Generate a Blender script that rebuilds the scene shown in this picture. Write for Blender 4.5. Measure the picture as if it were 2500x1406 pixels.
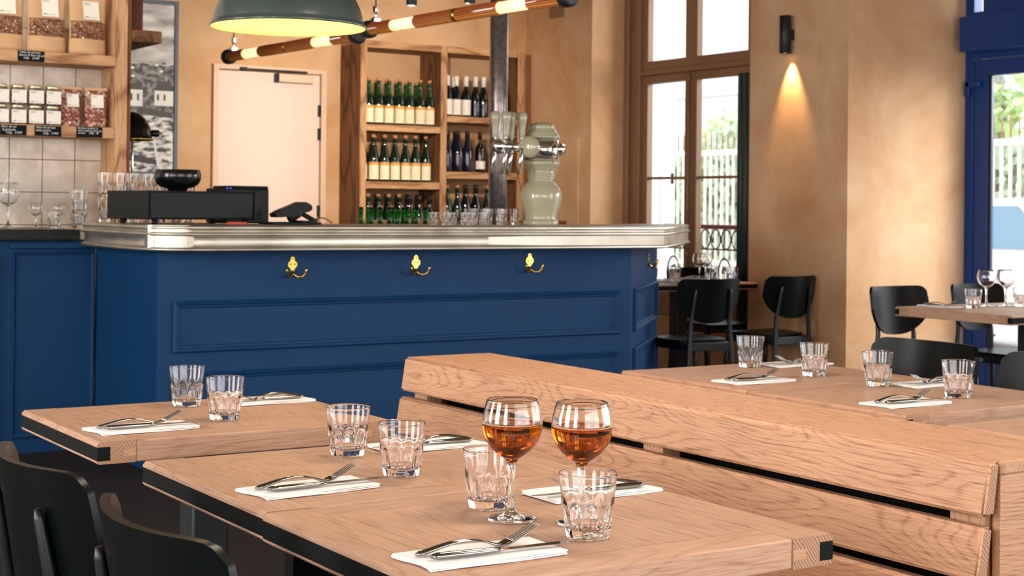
import bpy, bmesh, math, random
from mathutils import Vector, Matrix
random.seed(7)
PI = math.pi
S = bpy.context.scene
COL = S.collection
for o in list(bpy.data.objects): bpy.data.objects.remove(o)

# ---------------------------------------------------------------- camera
TH, PIT, ROLL, FPX, CY = .5717, .0046, .0105, 3761.86, 487.32
Rv = Vector((math.cos(TH), -math.sin(TH), 0)); Fv = Vector((math.sin(TH), math.cos(TH), 0)); Uv = Vector((0, 0, 1))
F2 = Fv*math.cos(PIT)+Uv*math.sin(PIT); U2 = -Fv*math.sin(PIT)+Uv*math.cos(PIT)
R3 = Rv*math.cos(ROLL)+U2*math.sin(ROLL); U3 = U2*math.cos(ROLL)-Rv*math.sin(ROLL)
cd = bpy.data.cameras.new('camera'); cam = bpy.data.objects.new('camera', cd); COL.objects.link(cam)
M = Matrix(((R3.x, U3.x, -F2.x, 0), (R3.y, U3.y, -F2.y, 0), (R3.z, U3.z, -F2.z, 1.25), (0, 0, 0, 1)))
cam.matrix_world = M
cd.sensor_fit = 'HORIZONTAL'; cd.sensor_width = 36; cd.lens = FPX*36/2500
cd.shift_y = -(703-CY)/2500
cd.clip_start = .05; cd.clip_end = 200
cd.dof.use_dof = True; cd.dof.focus_distance = 2.75; cd.dof.aperture_fstop = 13
S.camera = cam

# ---------------------------------------------------------------- world, lights, exposure
W = bpy.data.worlds.new('world'); S.world = W; W.use_nodes = True
bg = W.node_tree.nodes['Background']; bg.inputs[0].default_value = (.86, .93, 1, 1); bg.inputs[1].default_value = 3.3
S.view_settings.view_transform = 'Standard'; S.view_settings.look = 'None'
S.view_settings.gamma = 1; S.view_settings.use_curve_mapping = False
S.view_settings.exposure = 0.0
cy = S.cycles
cy.max_bounces = 14; cy.diffuse_bounces = 4; cy.glossy_bounces = 5; cy.transmission_bounces = 12; cy.transparent_max_bounces = 12
cy.sample_clamp_indirect = 6; cy.blur_glossy = .6
cy.use_denoising = True

def area(name, loc, rot, sx, sy, power, col=(1, 1, 1), portal=False, spread=None):
    l = bpy.data.lights.new(name, 'AREA'); l.shape = 'RECTANGLE'; l.size = sx; l.size_y = sy; l.energy = power; l.color = col
    if spread: l.spread = spread
    o = bpy.data.objects.new(name, l); COL.objects.link(o); o.location = loc; o.rotation_euler = rot
    if portal: l.cycles.is_portal = True
    return o
DAY = (1, .965, .92)
# daylight at the windows of the left wall (they face +X into the room)
for i, (y, p) in enumerate(((-.6, 130), (2.4, 100), (5.4, 150))):
    area('window_daylight_%d' % i, (-3.02, y, 2.0), (0, -PI/2, 0), 2.5, 1.35, p, DAY)
# daylight at the shop front behind the photographer (faces +Y)
area('shopfront_daylight', (1.9, -3.02, 1.8), (PI/2, 0, 0), 5.6, 2.3, 110, DAY)
area('side_window_daylight', (7.42, .45, 1.75), (0, PI/2, 0), 2.5, 5.7, 130, DAY)
# openings of the right wall
area('window_portal', (7.85, 9.2, 1.85), (0, PI/2, 0), 2.8, 1.7, 10, portal=True)
area('door_portal', (8.6, 5.9, 1.35), (0, PI/2, 0), 2.6, 2.3, 10, portal=True)
# daylight entering through the street door, from the sky above the street
area('street_daylight', (10.2, 5.2, 3.3), (0, math.radians(62), 0), 3.2, 3.2, 420, (1, .97, .92))

# ---------------------------------------------------------------- materials
def lin(c): return tuple(((v/255)/12.92 if v/255 <= .04045 else ((v/255+.055)/1.055)**2.4) for v in c)
def C4(c): return (*lin(c), 1)
def new_mat(name):
    m = bpy.data.materials.new(name); m.use_nodes = True
    nt = m.node_tree; b = nt.nodes['Principled BSDF']
    return m, nt, b
def N(nt, t, **k):
    n = nt.nodes.new(t)
    for a, v in k.items(): setattr(n, a, v)
    return n
def plain(name, c, rough=.5, metal=0, coat=0, var=0, vscale=6, bump=0, bscale=40, spec=None, emis=None, estr=0):
    m, nt, b = new_mat(name)
    b.inputs['Base Color'].default_value = C4(c); b.inputs['Roughness'].default_value = rough; b.inputs['Metallic'].default_value = metal
    b.inputs['Coat Weight'].default_value = coat
    if spec is not None: b.inputs['Specular IOR Level'].default_value = spec
    if emis: b.inputs['Emission Color'].default_value = C4(emis); b.inputs['Emission Strength'].default_value = estr
    tc = N(nt, 'ShaderNodeTexCoord')
    if var:
        n = N(nt, 'ShaderNodeTexNoise'); n.inputs['Scale'].default_value = vscale; n.inputs['Detail'].default_value = 5
        nt.links.new(tc.outputs['Object'], n.inputs['Vector'])
        mx = N(nt, 'ShaderNodeMix', data_type='RGBA')
        mx.inputs[6].default_value = C4(tuple(max(0, v*(1-var)) for v in c)); mx.inputs[7].default_value = C4(tuple(min(255, v*(1+var)) for v in c))
        nt.links.new(n.outputs[0], mx.inputs[0]); nt.links.new(mx.outputs[2], b.inputs['Base Color'])
    if bump:
        n = N(nt, 'ShaderNodeTexNoise'); n.inputs['Scale'].default_value = bscale; n.inputs['Detail'].default_value = 4
        nt.links.new(tc.outputs['Object'], n.inputs['Vector'])
        bp = N(nt, 'ShaderNodeBump'); bp.inputs['Strength'].default_value = bump; bp.inputs['Distance'].default_value = .01
        nt.links.new(n.outputs[0], bp.inputs['Height']); nt.links.new(bp.outputs[0], b.inputs['Normal'])
    return m
def wood(name, ax, c0, c1, c2, rough=.5, k=1.0, ring=16, ringamt=.35):
    """oak-like grain running along local axis ax (0,1,2)"""
    m, nt, b = new_mat(name); L = nt.links
    b.inputs['Roughness'].default_value = rough; b.inputs['Specular IOR Level'].default_value = .35
    tc = N(nt, 'ShaderNodeTexCoord'); oi = N(nt, 'ShaderNodeObjectInfo')
    off = N(nt, 'ShaderNodeVectorMath', operation='SCALE'); off.inputs[0].default_value = (3.1, 5.3, 2.7)
    L.new(oi.outputs['Random'], off.inputs['Scale'])
    add = N(nt, 'ShaderNodeVectorMath', operation='ADD'); L.new(tc.outputs['Object'], add.inputs[0]); L.new(off.outputs[0], add.inputs[1])
    def mapped(s_long, s_cross):
        mp = N(nt, 'ShaderNodeMapping'); sc = [s_cross*k]*3; sc[ax] = s_long*k; mp.inputs['Scale'].default_value = sc
        L.new(add.outputs[0], mp.inputs['Vector']); return mp
    # broad figure: noise used as a height field, its level lines are the growth rings
    n1 = N(nt, 'ShaderNodeTexNoise'); n1.inputs['Scale'].default_value = 1; n1.inputs['Detail'].default_value = 1.5; n1.inputs['Roughness'].default_value = .4
    L.new(mapped(1.3, 7).outputs[0], n1.inputs['Vector'])
    mul = N(nt, 'ShaderNodeMath', operation='MULTIPLY'); mul.inputs[1].default_value = ring*2*PI; L.new(n1.outputs[0], mul.inputs[0])
    sn = N(nt, 'ShaderNodeMath', operation='SINE'); L.new(mul.outputs[0], sn.inputs[0])
    mr = N(nt, 'ShaderNodeMapRange'); mr.inputs[1].default_value = -1; mr.inputs[2].default_value = 1; L.new(sn.outputs[0], mr.inputs[0])
    pw = N(nt, 'ShaderNodeMath', operation='POWER'); pw.inputs[1].default_value = 5; L.new(mr.outputs[0], pw.inputs[0])
    # fine fibres
    n2 = N(nt, 'ShaderNodeTexNoise'); n2.inputs['Scale'].default_value = 1; n2.inputs['Detail'].default_value = 3; n2.inputs['Roughness'].default_value = .6
    L.new(mapped(14, 420).outputs[0], n2.inputs['Vector'])
    n3 = N(nt, 'ShaderNodeTexNoise'); n3.inputs['Scale'].default_value = 1; n3.inputs['Detail'].default_value = 2
    L.new(mapped(.8, 3.2).outputs[0], n3.inputs['Vector'])
    a1 = N(nt, 'ShaderNodeMath', operation='MULTIPLY'); a1.inputs[1].default_value = ringamt*.6; L.new(pw.outputs[0], a1.inputs[0])
    m2 = N(nt, 'ShaderNodeMapRange'); m2.inputs[1].default_value = .35; m2.inputs[2].default_value = .7; m2.inputs[3].default_value = 0; m2.inputs[4].default_value = .72
    L.new(n2.outputs[0], m2.inputs[0])
    a2 = N(nt, 'ShaderNodeMath', operation='ADD'); L.new(a1.outputs[0], a2.inputs[0]); L.new(m2.outputs[0], a2.inputs[1])
    cr = N(nt, 'ShaderNodeValToRGB'); cr.color_ramp.elements[0].position = 0; cr.color_ramp.elements[0].color = C4(c0)
    cr.color_ramp.elements[1].position = .95; cr.color_ramp.elements[1].color = C4(c2)
    e = cr.color_ramp.elements.new(.45); e.color = C4(c1)
    L.new(a2.outputs[0], cr.inputs[0])
    hv = N(nt, 'ShaderNodeMapRange'); hv.inputs[3].default_value = .9; hv.inputs[4].default_value = 1.08; hv.inputs[1].default_value = .3; hv.inputs[2].default_value = .7
    L.new(n3.outputs[0], hv.inputs[0])
    hs = N(nt, 'ShaderNodeHueSaturation'); L.new(cr.outputs[0], hs.inputs['Color']); L.new(hv.outputs[0], hs.inputs['Value'])
    L.new(hs.outputs[0], b.inputs['Base Color'])
    bp = N(nt, 'ShaderNodeBump'); bp.inputs['Strength'].default_value = .25; bp.inputs['Distance'].default_value = .0015
    L.new(a2.outputs[0], bp.inputs['Height']); L.new(bp.outputs[0], b.inputs['Normal'])
    return m
OAK = [(196, 157, 131), (182, 142, 115), (140, 100, 74)]
M_ = {}
for i, a in enumerate('xyz'): M_['oak_'+a] = wood('oak_'+a, i, *OAK)
for i, a in enumerate('xyz'): M_['bench_'+a] = wood('bench_oak_'+a, i, (202, 158, 126), (188, 142, 109), (140, 96, 66), ring=34, ringamt=.55)
for i, a in enumerate('xyz'): M_['rough_'+a] = wood('rough_pine_'+a, i, (214, 172, 130), (190, 144, 102), (128, 84, 54), rough=.75, ring=6, ringamt=.8, k=.8)
for i, a in enumerate('xyz'): M_['walnut_'+a] = wood('old_wood_'+a, i, (142, 98, 64), (118, 78, 48), (70, 44, 28), rough=.75, ring=5, ringamt=.9, k=.8)
def endgrain_mat():
    m, nt, b = new_mat('oak_end_grain'); L = nt.links; b.inputs['Roughness'].default_value = .6; b.inputs['Specular IOR Level'].default_value = .3
    tc = N(nt, 'ShaderNodeTexCoord'); mp = N(nt, 'ShaderNodeMapping'); mp.inputs['Rotation'].default_value = (0, math.radians(38), 0); L.new(tc.outputs['Object'], mp.inputs['Vector'])
    w_ = N(nt, 'ShaderNodeTexWave', wave_type='BANDS', bands_direction='X'); w_.inputs['Scale'].default_value = 62; w_.inputs['Distortion'].default_value = 9; w_.inputs['Detail'].default_value = 4; w_.inputs['Detail Scale'].default_value = .5
    L.new(mp.outputs[0], w_.inputs['Vector'])
    cr = N(nt, 'ShaderNodeValToRGB'); cr.color_ramp.elements[0].color = C4((144, 106, 80)); cr.color_ramp.elements[1].color = C4((182, 142, 113)); cr.color_ramp.elements[0].position = .1; cr.color_ramp.elements[1].position = .6
    L.new(w_.outputs['Color'], cr.inputs[0]); L.new(cr.outputs[0], b.inputs['Base Color'])
    bp = N(nt, 'ShaderNodeBump'); bp.inputs['Strength'].default_value = .3; bp.inputs['Distance'].default_value = .001; L.new(w_.outputs['Fac'], bp.inputs['Height']); L.new(bp.outputs[0], b.inputs['Normal'])
    return m
M_['endgrain'] = endgrain_mat()
M_['floor'] = wood('floor_boards', 1, (40, 30, 24), (32, 24, 19), (18, 14, 12), rough=.65)
M_['black_inlay'] = plain('black_stained_oak', (9, 14, 16), .6, spec=.15)
M_['chair'] = plain('black_plywood', (4, 8, 9), .33, spec=.15)
M_['chair_leg'] = plain('black_wood_leg', (14, 18, 20), .4)
M_['blue'] = plain('navy_paint', (17, 58, 98), .5, spec=.16, var=.05, vscale=3, bump=.12, bscale=120)
M_['blue_frame'] = plain('navy_metal_paint', (18, 56, 120), .38, spec=.3)
M_['black_stone'] = plain('black_stone_worktop', (10, 15, 15), .3, var=.5, vscale=9, spec=.2)
M_['brass'] = plain('polished_brass', (226, 178, 86), .22, 1)
M_['chrome'] = plain('chrome', (235, 235, 232), .06, 1)
M_['steel'] = plain('cutlery_steel', (158, 156, 152), .08, 1)
M_['blade'] = plain('cutlery_blade_steel', (164, 163, 160), .14, 1)
M_['black_plastic'] = plain('black_plastic', (12, 17, 18), .5, spec=.25)
M_['black_gloss'] = plain('black_gloss', (8, 11, 11), .22, coat=.15)
M_['dark_metal'] = plain('dark_metal', (34, 38, 42), .45, .3)
M_['green_enamel'] = plain('dark_green_enamel', (56, 68, 66), .3, coat=.4, var=.12, vscale=14)
M_['cream_enamel'] = plain('cream_enamel', (250, 220, 146), .35)
M_['celadon'] = plain('sage_green_ceramic', (176, 170, 142), .18, coat=.6)
M_['celadon_dark'] = plain('sage_lever_ceramic', (170, 164, 138), .2, coat=.5)
M_['kraft'] = plain('kraft_paper', (205, 165, 122), .8, var=.05, bump=.2, bscale=25)
M_['white_label'] = plain('white_label', (238, 232, 222), .6)
M_['cream_label'] = plain('cream_label', (246, 226, 190), .6)
M_['gold_band'] = plain('orange_label_band', (232, 160, 70), .6)
M_['label_ink'] = plain('label_ink', (30, 30, 32), .7)
M_['label_grey'] = plain('label_grey_print', (150, 148, 144), .7)
M_['slate'] = plain('chalkboard_card', (14, 18, 24), .8, spec=.15)
M_['chalk'] = plain('chalk_writing', (232, 232, 228), .8)
M_['cork'] = plain('cork', (212, 142, 84), .7)
M_['white_foil'] = plain('white_foil', (236, 232, 228), .4)
M_['dark_foil'] = plain('dark_foil', (40, 32, 30), .35)
M_['door_paint'] = plain('cream_door_paint', (236, 214, 202), .5)
M_['door_frame'] = plain('cream_frame_paint', (232, 202, 178), .5)
M_['win_frame'] = plain('taupe_window_paint', (150, 112, 80), .45)
M_['napkin'] = plain('white_paper_napkin', (240, 238, 236), .85, bump=.06, bscale=60)
M_['rust'] = plain('old_steel_pipe', (138, 130, 128), .28, .8, var=.5, vscale=26)
M_['amber'] = plain('brown_sauce', (88, 34, 16), .2)
M_['grey_blue'] = plain('blue_grey_frame', (96, 110, 128), .5)
M_['iron'] = plain('wrought_iron', (60, 60, 62), .6)
M_['red_rail'] = plain('dark_red_handrail', (120, 60, 58), .5)
M_['fence'] = plain('cream_fence_paint', (236, 214, 196), .7)
M_['rusty_spike'] = plain('rusty_spike', (176, 120, 84), .8)
M_['facade'] = plain('pale_grey_facade', (214, 212, 216), .9)
M_['white_facade'] = plain('white_facade', (232, 236, 242), .9)
M_['asphalt'] = plain('street_asphalt', (186, 184, 182), .95)
M_['car_white'] = plain('white_car_paint', (236, 234, 234), .25, coat=.6)
M_['car_glass'] = plain('car_window_glass', (120, 170, 200), .1)
M_['tyre'] = plain('tyre_rubber', (40, 42, 46), .8)
M_['stone_sill'] = plain('stone_threshold', (150, 152, 162), .6)
M_['ceiling'] = plain('ceiling_plaster', (120, 104, 88), .9, var=.03)
M_['vent'] = plain('vent_grille', (148, 116, 84), .7)
M_['red_plastic'] = plain('red_plastic', (206, 70, 50), .4)
M_['blue_led'] = plain('blue_led', (40, 60, 255), .4, emis=(60, 80, 255), estr=3)
M_['green_scribble'] = plain('yellow_green_script', (170, 170, 60), .6)
M_['silver_lid'] = plain('pale_gold_lid', (222, 210, 176), .25, .8)
M_['lamp_glow'] = plain('warm_lamp_glow', (255, 236, 190), .5, emis=(255, 216, 158), estr=1.5)
M_['bulb'] = plain('bulb_glow', (255, 220, 150), .5, emis=(255, 205, 120), estr=10)
M_['spot_glow'] = plain('spot_lamp_glow', (255, 200, 130), .5, emis=(255, 190, 110), estr=6)

def glass(name, col=(255, 255, 255), ior=1.46, rough=0.0):
    m, nt, b = new_mat(name)
    b.inputs['Base Color'].default_value = C4(col); b.inputs['Transmission Weight'].default_value = 1
    b.inputs['IOR'].default_value = ior; b.inputs['Roughness'].default_value = rough
    return m
M_['glass'] = glass('clear_glass', (255, 255, 255), 1.5)
M_['green_glass'] = glass('green_bottle_glass', (70, 170, 80), 1.3)
M_['cider'] = glass('amber_drink', (206, 104, 20), 1.34)
M_['foam'] = plain('drink_foam_line', (240, 196, 160), .6)
def bottle_mat(name, c):
    m, nt, b = new_mat(name); b.inputs['Base Color'].default_value = C4(c); b.inputs['Roughness'].default_value = .07
    b.inputs['Coat Weight'].default_value = .6; b.inputs['Coat Roughness'].default_value = .04
    return m
M_['bottle_green'] = bottle_mat('dark_green_bottle', (16, 34, 22))
M_['bottle_neck'] = bottle_mat('mid_green_neck', (30, 66, 30))
M_['bottle_black'] = bottle_mat('black_bottle', (12, 15, 18))
M_['bottle_blue'] = bottle_mat('black_blue_bottle', (16, 20, 38))
def pane_mat():
    m, nt, b = new_mat('window_pane'); nt.nodes.remove(b)
    tr = N(nt, 'ShaderNodeBsdfTransparent'); gl = N(nt, 'ShaderNodeBsdfGlossy'); gl.inputs['Roughness'].default_value = .02
    mx = N(nt, 'ShaderNodeMixShader'); mx.inputs[0].default_value = .05
    nt.links.new(tr.outputs[0], mx.inputs[1]); nt.links.new(gl.outputs[0], mx.inputs[2])
    nt.links.new(mx.outputs[0], nt.nodes['Material Output'].inputs[0]); return m
M_['pane'] = pane_mat()
def wall_mat():
    m, nt, b = new_mat('ochre_lime_plaster'); L = nt.links
    b.inputs['Roughness'].default_value = .72; b.inputs['Specular IOR Level'].default_value = .2
    tc = N(nt, 'ShaderNodeTexCoord')
    n = N(nt, 'ShaderNodeTexNoise'); n.inputs['Scale'].default_value = 1.7; n.inputs['Detail'].default_value = 6; n.inputs['Roughness'].default_value = .62; n.inputs['Distortion'].default_value = .6
    L.new(tc.outputs['Object'], n.inputs['Vector'])
    cr = N(nt, 'ShaderNodeValToRGB'); cr.color_ramp.elements[0].position = .3; cr.color_ramp.elements[0].color = C4((202, 153, 108))
    cr.color_ramp.elements[1].position = .72; cr.color_ramp.elements[1].color = C4((228, 192, 154))
    L.new(n.outputs[0], cr.inputs[0]); L.new(cr.outputs[0], b.inputs['Base Color'])
    bp = N(nt, 'ShaderNodeBump'); bp.inputs['Strength'].default_value = .12; bp.inputs['Distance'].default_value = .02
    L.new(n.outputs[0], bp.inputs['Height']); L.new(bp.outputs[0], b.inputs['Normal'])
    return m
M_['wall'] = wall_mat()
def zinc_mat():
    m, nt, b = new_mat('pewter_counter'); L = nt.links
    b.inputs['Metallic'].default_value = 1
    tc = N(nt, 'ShaderNodeTexCoord')
    n = N(nt, 'ShaderNodeTexNoise'); n.inputs['Scale'].default_value = 7; n.inputs['Detail'].default_value = 5
    L.new(tc.outputs['Object'], n.inputs['Vector'])
    cr = N(nt, 'ShaderNodeValToRGB'); cr.color_ramp.elements[0].color = C4((186, 178, 164)); cr.color_ramp.elements[1].color = C4((212, 206, 194))
    cr.color_ramp.elements[0].position = .3; cr.color_ramp.elements[1].position = .7
    L.new(n.outputs[0], cr.inputs[0]); L.new(cr.outputs[0], b.inputs['Base Color'])
    mr = N(nt, 'ShaderNodeMapRange'); mr.inputs[3].default_value = .36; mr.inputs[4].default_value = .5; L.new(n.outputs[0], mr.inputs[0]); L.new(mr.outputs[0], b.inputs['Roughness'])
    return m
M_['zinc'] = zinc_mat()
def tile_mat():
    m, nt, b = new_mat('glazed_cream_tile'); L = nt.links
    b.inputs['Roughness'].default_value = .12; b.inputs['Coat Weight'].default_value = .3
    tc = N(nt, 'ShaderNodeTexCoord'); mp = N(nt, 'ShaderNodeMapping'); mp.inputs['Location'].default_value = (-.080, 0, -.063)
    L.new(tc.outputs['Object'], mp.inputs['Vector'])
    sx = N(nt, 'ShaderNodeSeparateXYZ'); L.new(mp.outputs[0], sx.inputs[0])
    def line(out):
        d = N(nt, 'ShaderNodeMath', operation='DIVIDE'); d.inputs[1].default_value = .177; L.new(out, d.inputs[0])
        f = N(nt, 'ShaderNodeMath', operation='FRACT'); L.new(d.outputs[0], f.inputs[0])
        s = N(nt, 'ShaderNodeMath', operation='SUBTRACT'); s.inputs[1].default_value = .5; L.new(f.outputs[0], s.inputs[0])
        a = N(nt, 'ShaderNodeMath', operation='ABSOLUTE'); L.new(s.outputs[0], a.inputs[0]); return a
    ax, az = line(sx.outputs['X']), line(sx.outputs['Z'])
    mxn = N(nt, 'ShaderNodeMath', operation='MAXIMUM'); L.new(ax.outputs[0], mxn.inputs[0]); L.new(az.outputs[0], mxn.inputs[1])
    gt = N(nt, 'ShaderNodeMath', operation='GREATER_THAN'); gt.inputs[1].default_value = .487; L.new(mxn.outputs[0], gt.inputs[0])
    n = N(nt, 'ShaderNodeTexNoise'); n.inputs['Scale'].default_value = 9; n.inputs['Detail'].default_value = 3; L.new(tc.outputs['Object'], n.inputs['Vector'])
    cr = N(nt, 'ShaderNodeValToRGB'); cr.color_ramp.elements[0].color = C4((206, 190, 172)); cr.color_ramp.elements[1].color = C4((232, 222, 208))
    cr.color_ramp.elements[0].position = .35; cr.color_ramp.elements[1].position = .65; L.new(n.outputs[0], cr.inputs[0])
    mx = N(nt, 'ShaderNodeMix', data_type='RGBA'); mx.inputs[7].default_value = C4((88, 66, 50)); L.new(gt.outputs[0], mx.inputs[0]); L.new(cr.outputs[0], mx.inputs[6])
    L.new(mx.outputs[2], b.inputs['Base Color'])
    bp = N(nt, 'ShaderNodeBump'); bp.inputs['Strength'].default_value = .5; bp.inputs['Distance'].default_value = .008
    L.new(n.outputs[0], bp.inputs['Height']); L.new(bp.outputs[0], b.inputs['Normal'])
    return m
M_['tile'] = tile_mat()
def speckle_mat(name, c0, c1, c2, scale, rough=.3):
    m, nt, b = new_mat(name); L = nt.links; b.inputs['Roughness'].default_value = rough; b.inputs['Coat Weight'].default_value = .8; b.inputs['Coat Roughness'].default_value = .08
    tc = N(nt, 'ShaderNodeTexCoord'); v = N(nt, 'ShaderNodeTexVoronoi'); v.inputs['Scale'].default_value = scale; L.new(tc.outputs['Object'], v.inputs['Vector'])
    sp = N(nt, 'ShaderNodeSeparateColor'); L.new(v.outputs['Color'], sp.inputs[0])
    cr = N(nt, 'ShaderNodeValToRGB'); cr.color_ramp.elements[0].color = C4(c0); cr.color_ramp.elements[1].color = C4(c2); e = cr.color_ramp.elements.new(.55); e.color = C4(c1)
    L.new(sp.outputs[0], cr.inputs[0]); L.new(cr.outputs[0], b.inputs['Base Color'])
    bp = N(nt, 'ShaderNodeBump'); bp.inputs['Strength'].default_value = .9; bp.inputs['Distance'].default_value = .012; L.new(v.outputs[0], bp.inputs['Height'])
    L.new(bp.outputs[0], b.inputs['Normal']); L.new(bp.outputs[0], b.inputs['Coat Normal'])
    return m
M_['crumble'] = speckle_mat('brown_biscuit_pieces', (96, 56, 34), (126, 80, 48), (158, 108, 66), 45)
M_['caramel'] = speckle_mat('wrapped_caramels', (120, 52, 40), (170, 96, 76), (226, 200, 184), 70)
M_['jar_salt'] = speckle_mat('dark_jar_contents', (60, 44, 40), (120, 84, 66), (180, 150, 130), 120)
def foliage_mat(name, c0, c1):
    m, nt, b = new_mat(name); L = nt.links; b.inputs['Roughness'].default_value = .8
    tc = N(nt, 'ShaderNodeTexCoord'); n = N(nt, 'ShaderNodeTexNoise'); n.inputs['Scale'].default_value = 4; n.inputs['Detail'].default_value = 6; L.new(tc.outputs['Object'], n.inputs['Vector'])
    mx = N(nt, 'ShaderNodeMix', data_type='RGBA'); mx.inputs[6].default_value = C4(c0); mx.inputs[7].default_value = C4(c1); L.new(n.outputs[0], mx.inputs[0]); L.new(mx.outputs[2], b.inputs['Base Color'])
    b.inputs['Transmission Weight'].default_value = 0
    return m
M_['leaf'] = foliage_mat('hedge_leaf', (140, 172, 138), (206, 222, 196))
M_['leaf2'] = foliage_mat('tree_leaf', (178, 206, 138), (220, 236, 184))
def photo_mat():
    m, nt, b = new_mat('black_and_white_harbour_print'); L = nt.links; b.inputs['Roughness'].default_value = .45
    tc = N(nt, 'ShaderNodeTexCoord'); sp = N(nt, 'ShaderNodeSeparateXYZ'); L.new(tc.outputs['Object'], sp.inputs[0])
    def noise(sc, det, sx=1, sz=1):
        mp = N(nt, 'ShaderNodeMapping'); mp.inputs['Scale'].default_value = (sx, 1, sz); L.new(tc.outputs['Object'], mp.inputs['Vector'])
        n = N(nt, 'ShaderNodeTexNoise'); n.inputs['Scale'].default_value = sc; n.inputs['Detail'].default_value = det; L.new(mp.outputs[0], n.inputs['Vector']); return n
    def ramp(src, a, b_, ca, cb):
        r = N(nt, 'ShaderNodeValToRGB'); r.color_ramp.elements[0].position = a; r.color_ramp.elements[1].position = b_
        r.color_ramp.elements[0].color = C4((ca,)*3); r.color_ramp.elements[1].color = C4((cb,)*3); L.new(src.outputs[0], r.inputs[0]); return r
    sky = ramp(noise(2.5, 4, 1, 3), .35, .62, 140, 252)
    hill = ramp(noise(26, 4), .42, .6, 34, 150)
    sand = ramp(noise(13, 5, 1, 2.6), .40, .56, 46, 246)
    def mixz(a, b_, z):
        nz = noise(9, 3); ad = N(nt, 'ShaderNodeMath', operation='MULTIPLY_ADD'); ad.inputs[1].default_value = .09; L.new(nz.outputs[0], ad.inputs[0]); L.new(sp.outputs['Z'], ad.inputs[2])
        g = N(nt, 'ShaderNodeMath', operation='GREATER_THAN'); g.inputs[1].default_value = z+.045; L.new(ad.outputs[0], g.inputs[0])
        mx = N(nt, 'ShaderNodeMix', data_type='RGBA'); L.new(g.outputs[0], mx.inputs[0]); L.new(a.outputs[0], mx.inputs[6]); L.new(b_.outputs[0] if hasattr(b_.outputs[0], 'type') else b_, mx.inputs[7]); return mx
    m1 = mixz(sand, hill, 1.90)
    nz = N(nt, 'ShaderNodeMath', operation='GREATER_THAN'); nz.inputs[1].default_value = 2.31
    n9 = noise(6, 3); ad = N(nt, 'ShaderNodeMath', operation='MULTIPLY_ADD'); ad.inputs[1].default_value = .1; L.new(n9.outputs[0], ad.inputs[0]); L.new(sp.outputs['Z'], ad.inputs[2]); L.new(ad.outputs[0], nz.inputs[0])
    m2 = N(nt, 'ShaderNodeMix', data_type='RGBA'); L.new(nz.outputs[0], m2.inputs[0]); L.new(m1.outputs[2], m2.inputs[6]); L.new(sky.outputs[0], m2.inputs[7])
    L.new(m2.outputs[2], b.inputs['Base Color']); return m
M_['photo'] = photo_mat()
M_['bw_light'] = plain('print_white_house', (246, 246, 246), .45, var=.06, vscale=40)
M_['bw_dark'] = plain('print_dark_roof', (48, 48, 50), .45, var=.2, vscale=40)
def tube_metal():
    m, nt, b = new_mat('ribbed_copper'); L = nt.links
    b.inputs['Metallic'].default_value = .45; b.inputs['Roughness'].default_value = .35
    tc = N(nt, 'ShaderNodeTexCoord'); sp = N(nt, 'ShaderNodeSeparateXYZ'); L.new(tc.outputs['Object'], sp.inputs[0])
    at = N(nt, 'ShaderNodeMath', operation='ARCTAN2'); L.new(sp.outputs['Y'], at.inputs[0]); L.new(sp.outputs['Z'], at.inputs[1])
    ml = N(nt, 'ShaderNodeMath', operation='MULTIPLY'); ml.inputs[1].default_value = 18; L.new(at.outputs[0], ml.inputs[0])
    sn = N(nt, 'ShaderNodeMath', operation='SINE'); L.new(ml.outputs[0], sn.inputs[0])
    mr = N(nt, 'ShaderNodeMapRange'); mr.inputs[1].default_value = -.4; mr.inputs[2].default_value = .6; L.new(sn.outputs[0], mr.inputs[0])
    mx = N(nt, 'ShaderNodeMix', data_type='RGBA'); mx.inputs[6].default_value = C4((176, 84, 34)); mx.inputs[7].default_value = C4((252, 168, 76)); L.new(mr.outputs[0], mx.inputs[0])  # copper tones lightened in place of a glow from the lamps inside
    L.new(mx.outputs[2], b.inputs['Base Color'])
    return m
M_['copper'] = tube_metal()

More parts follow.
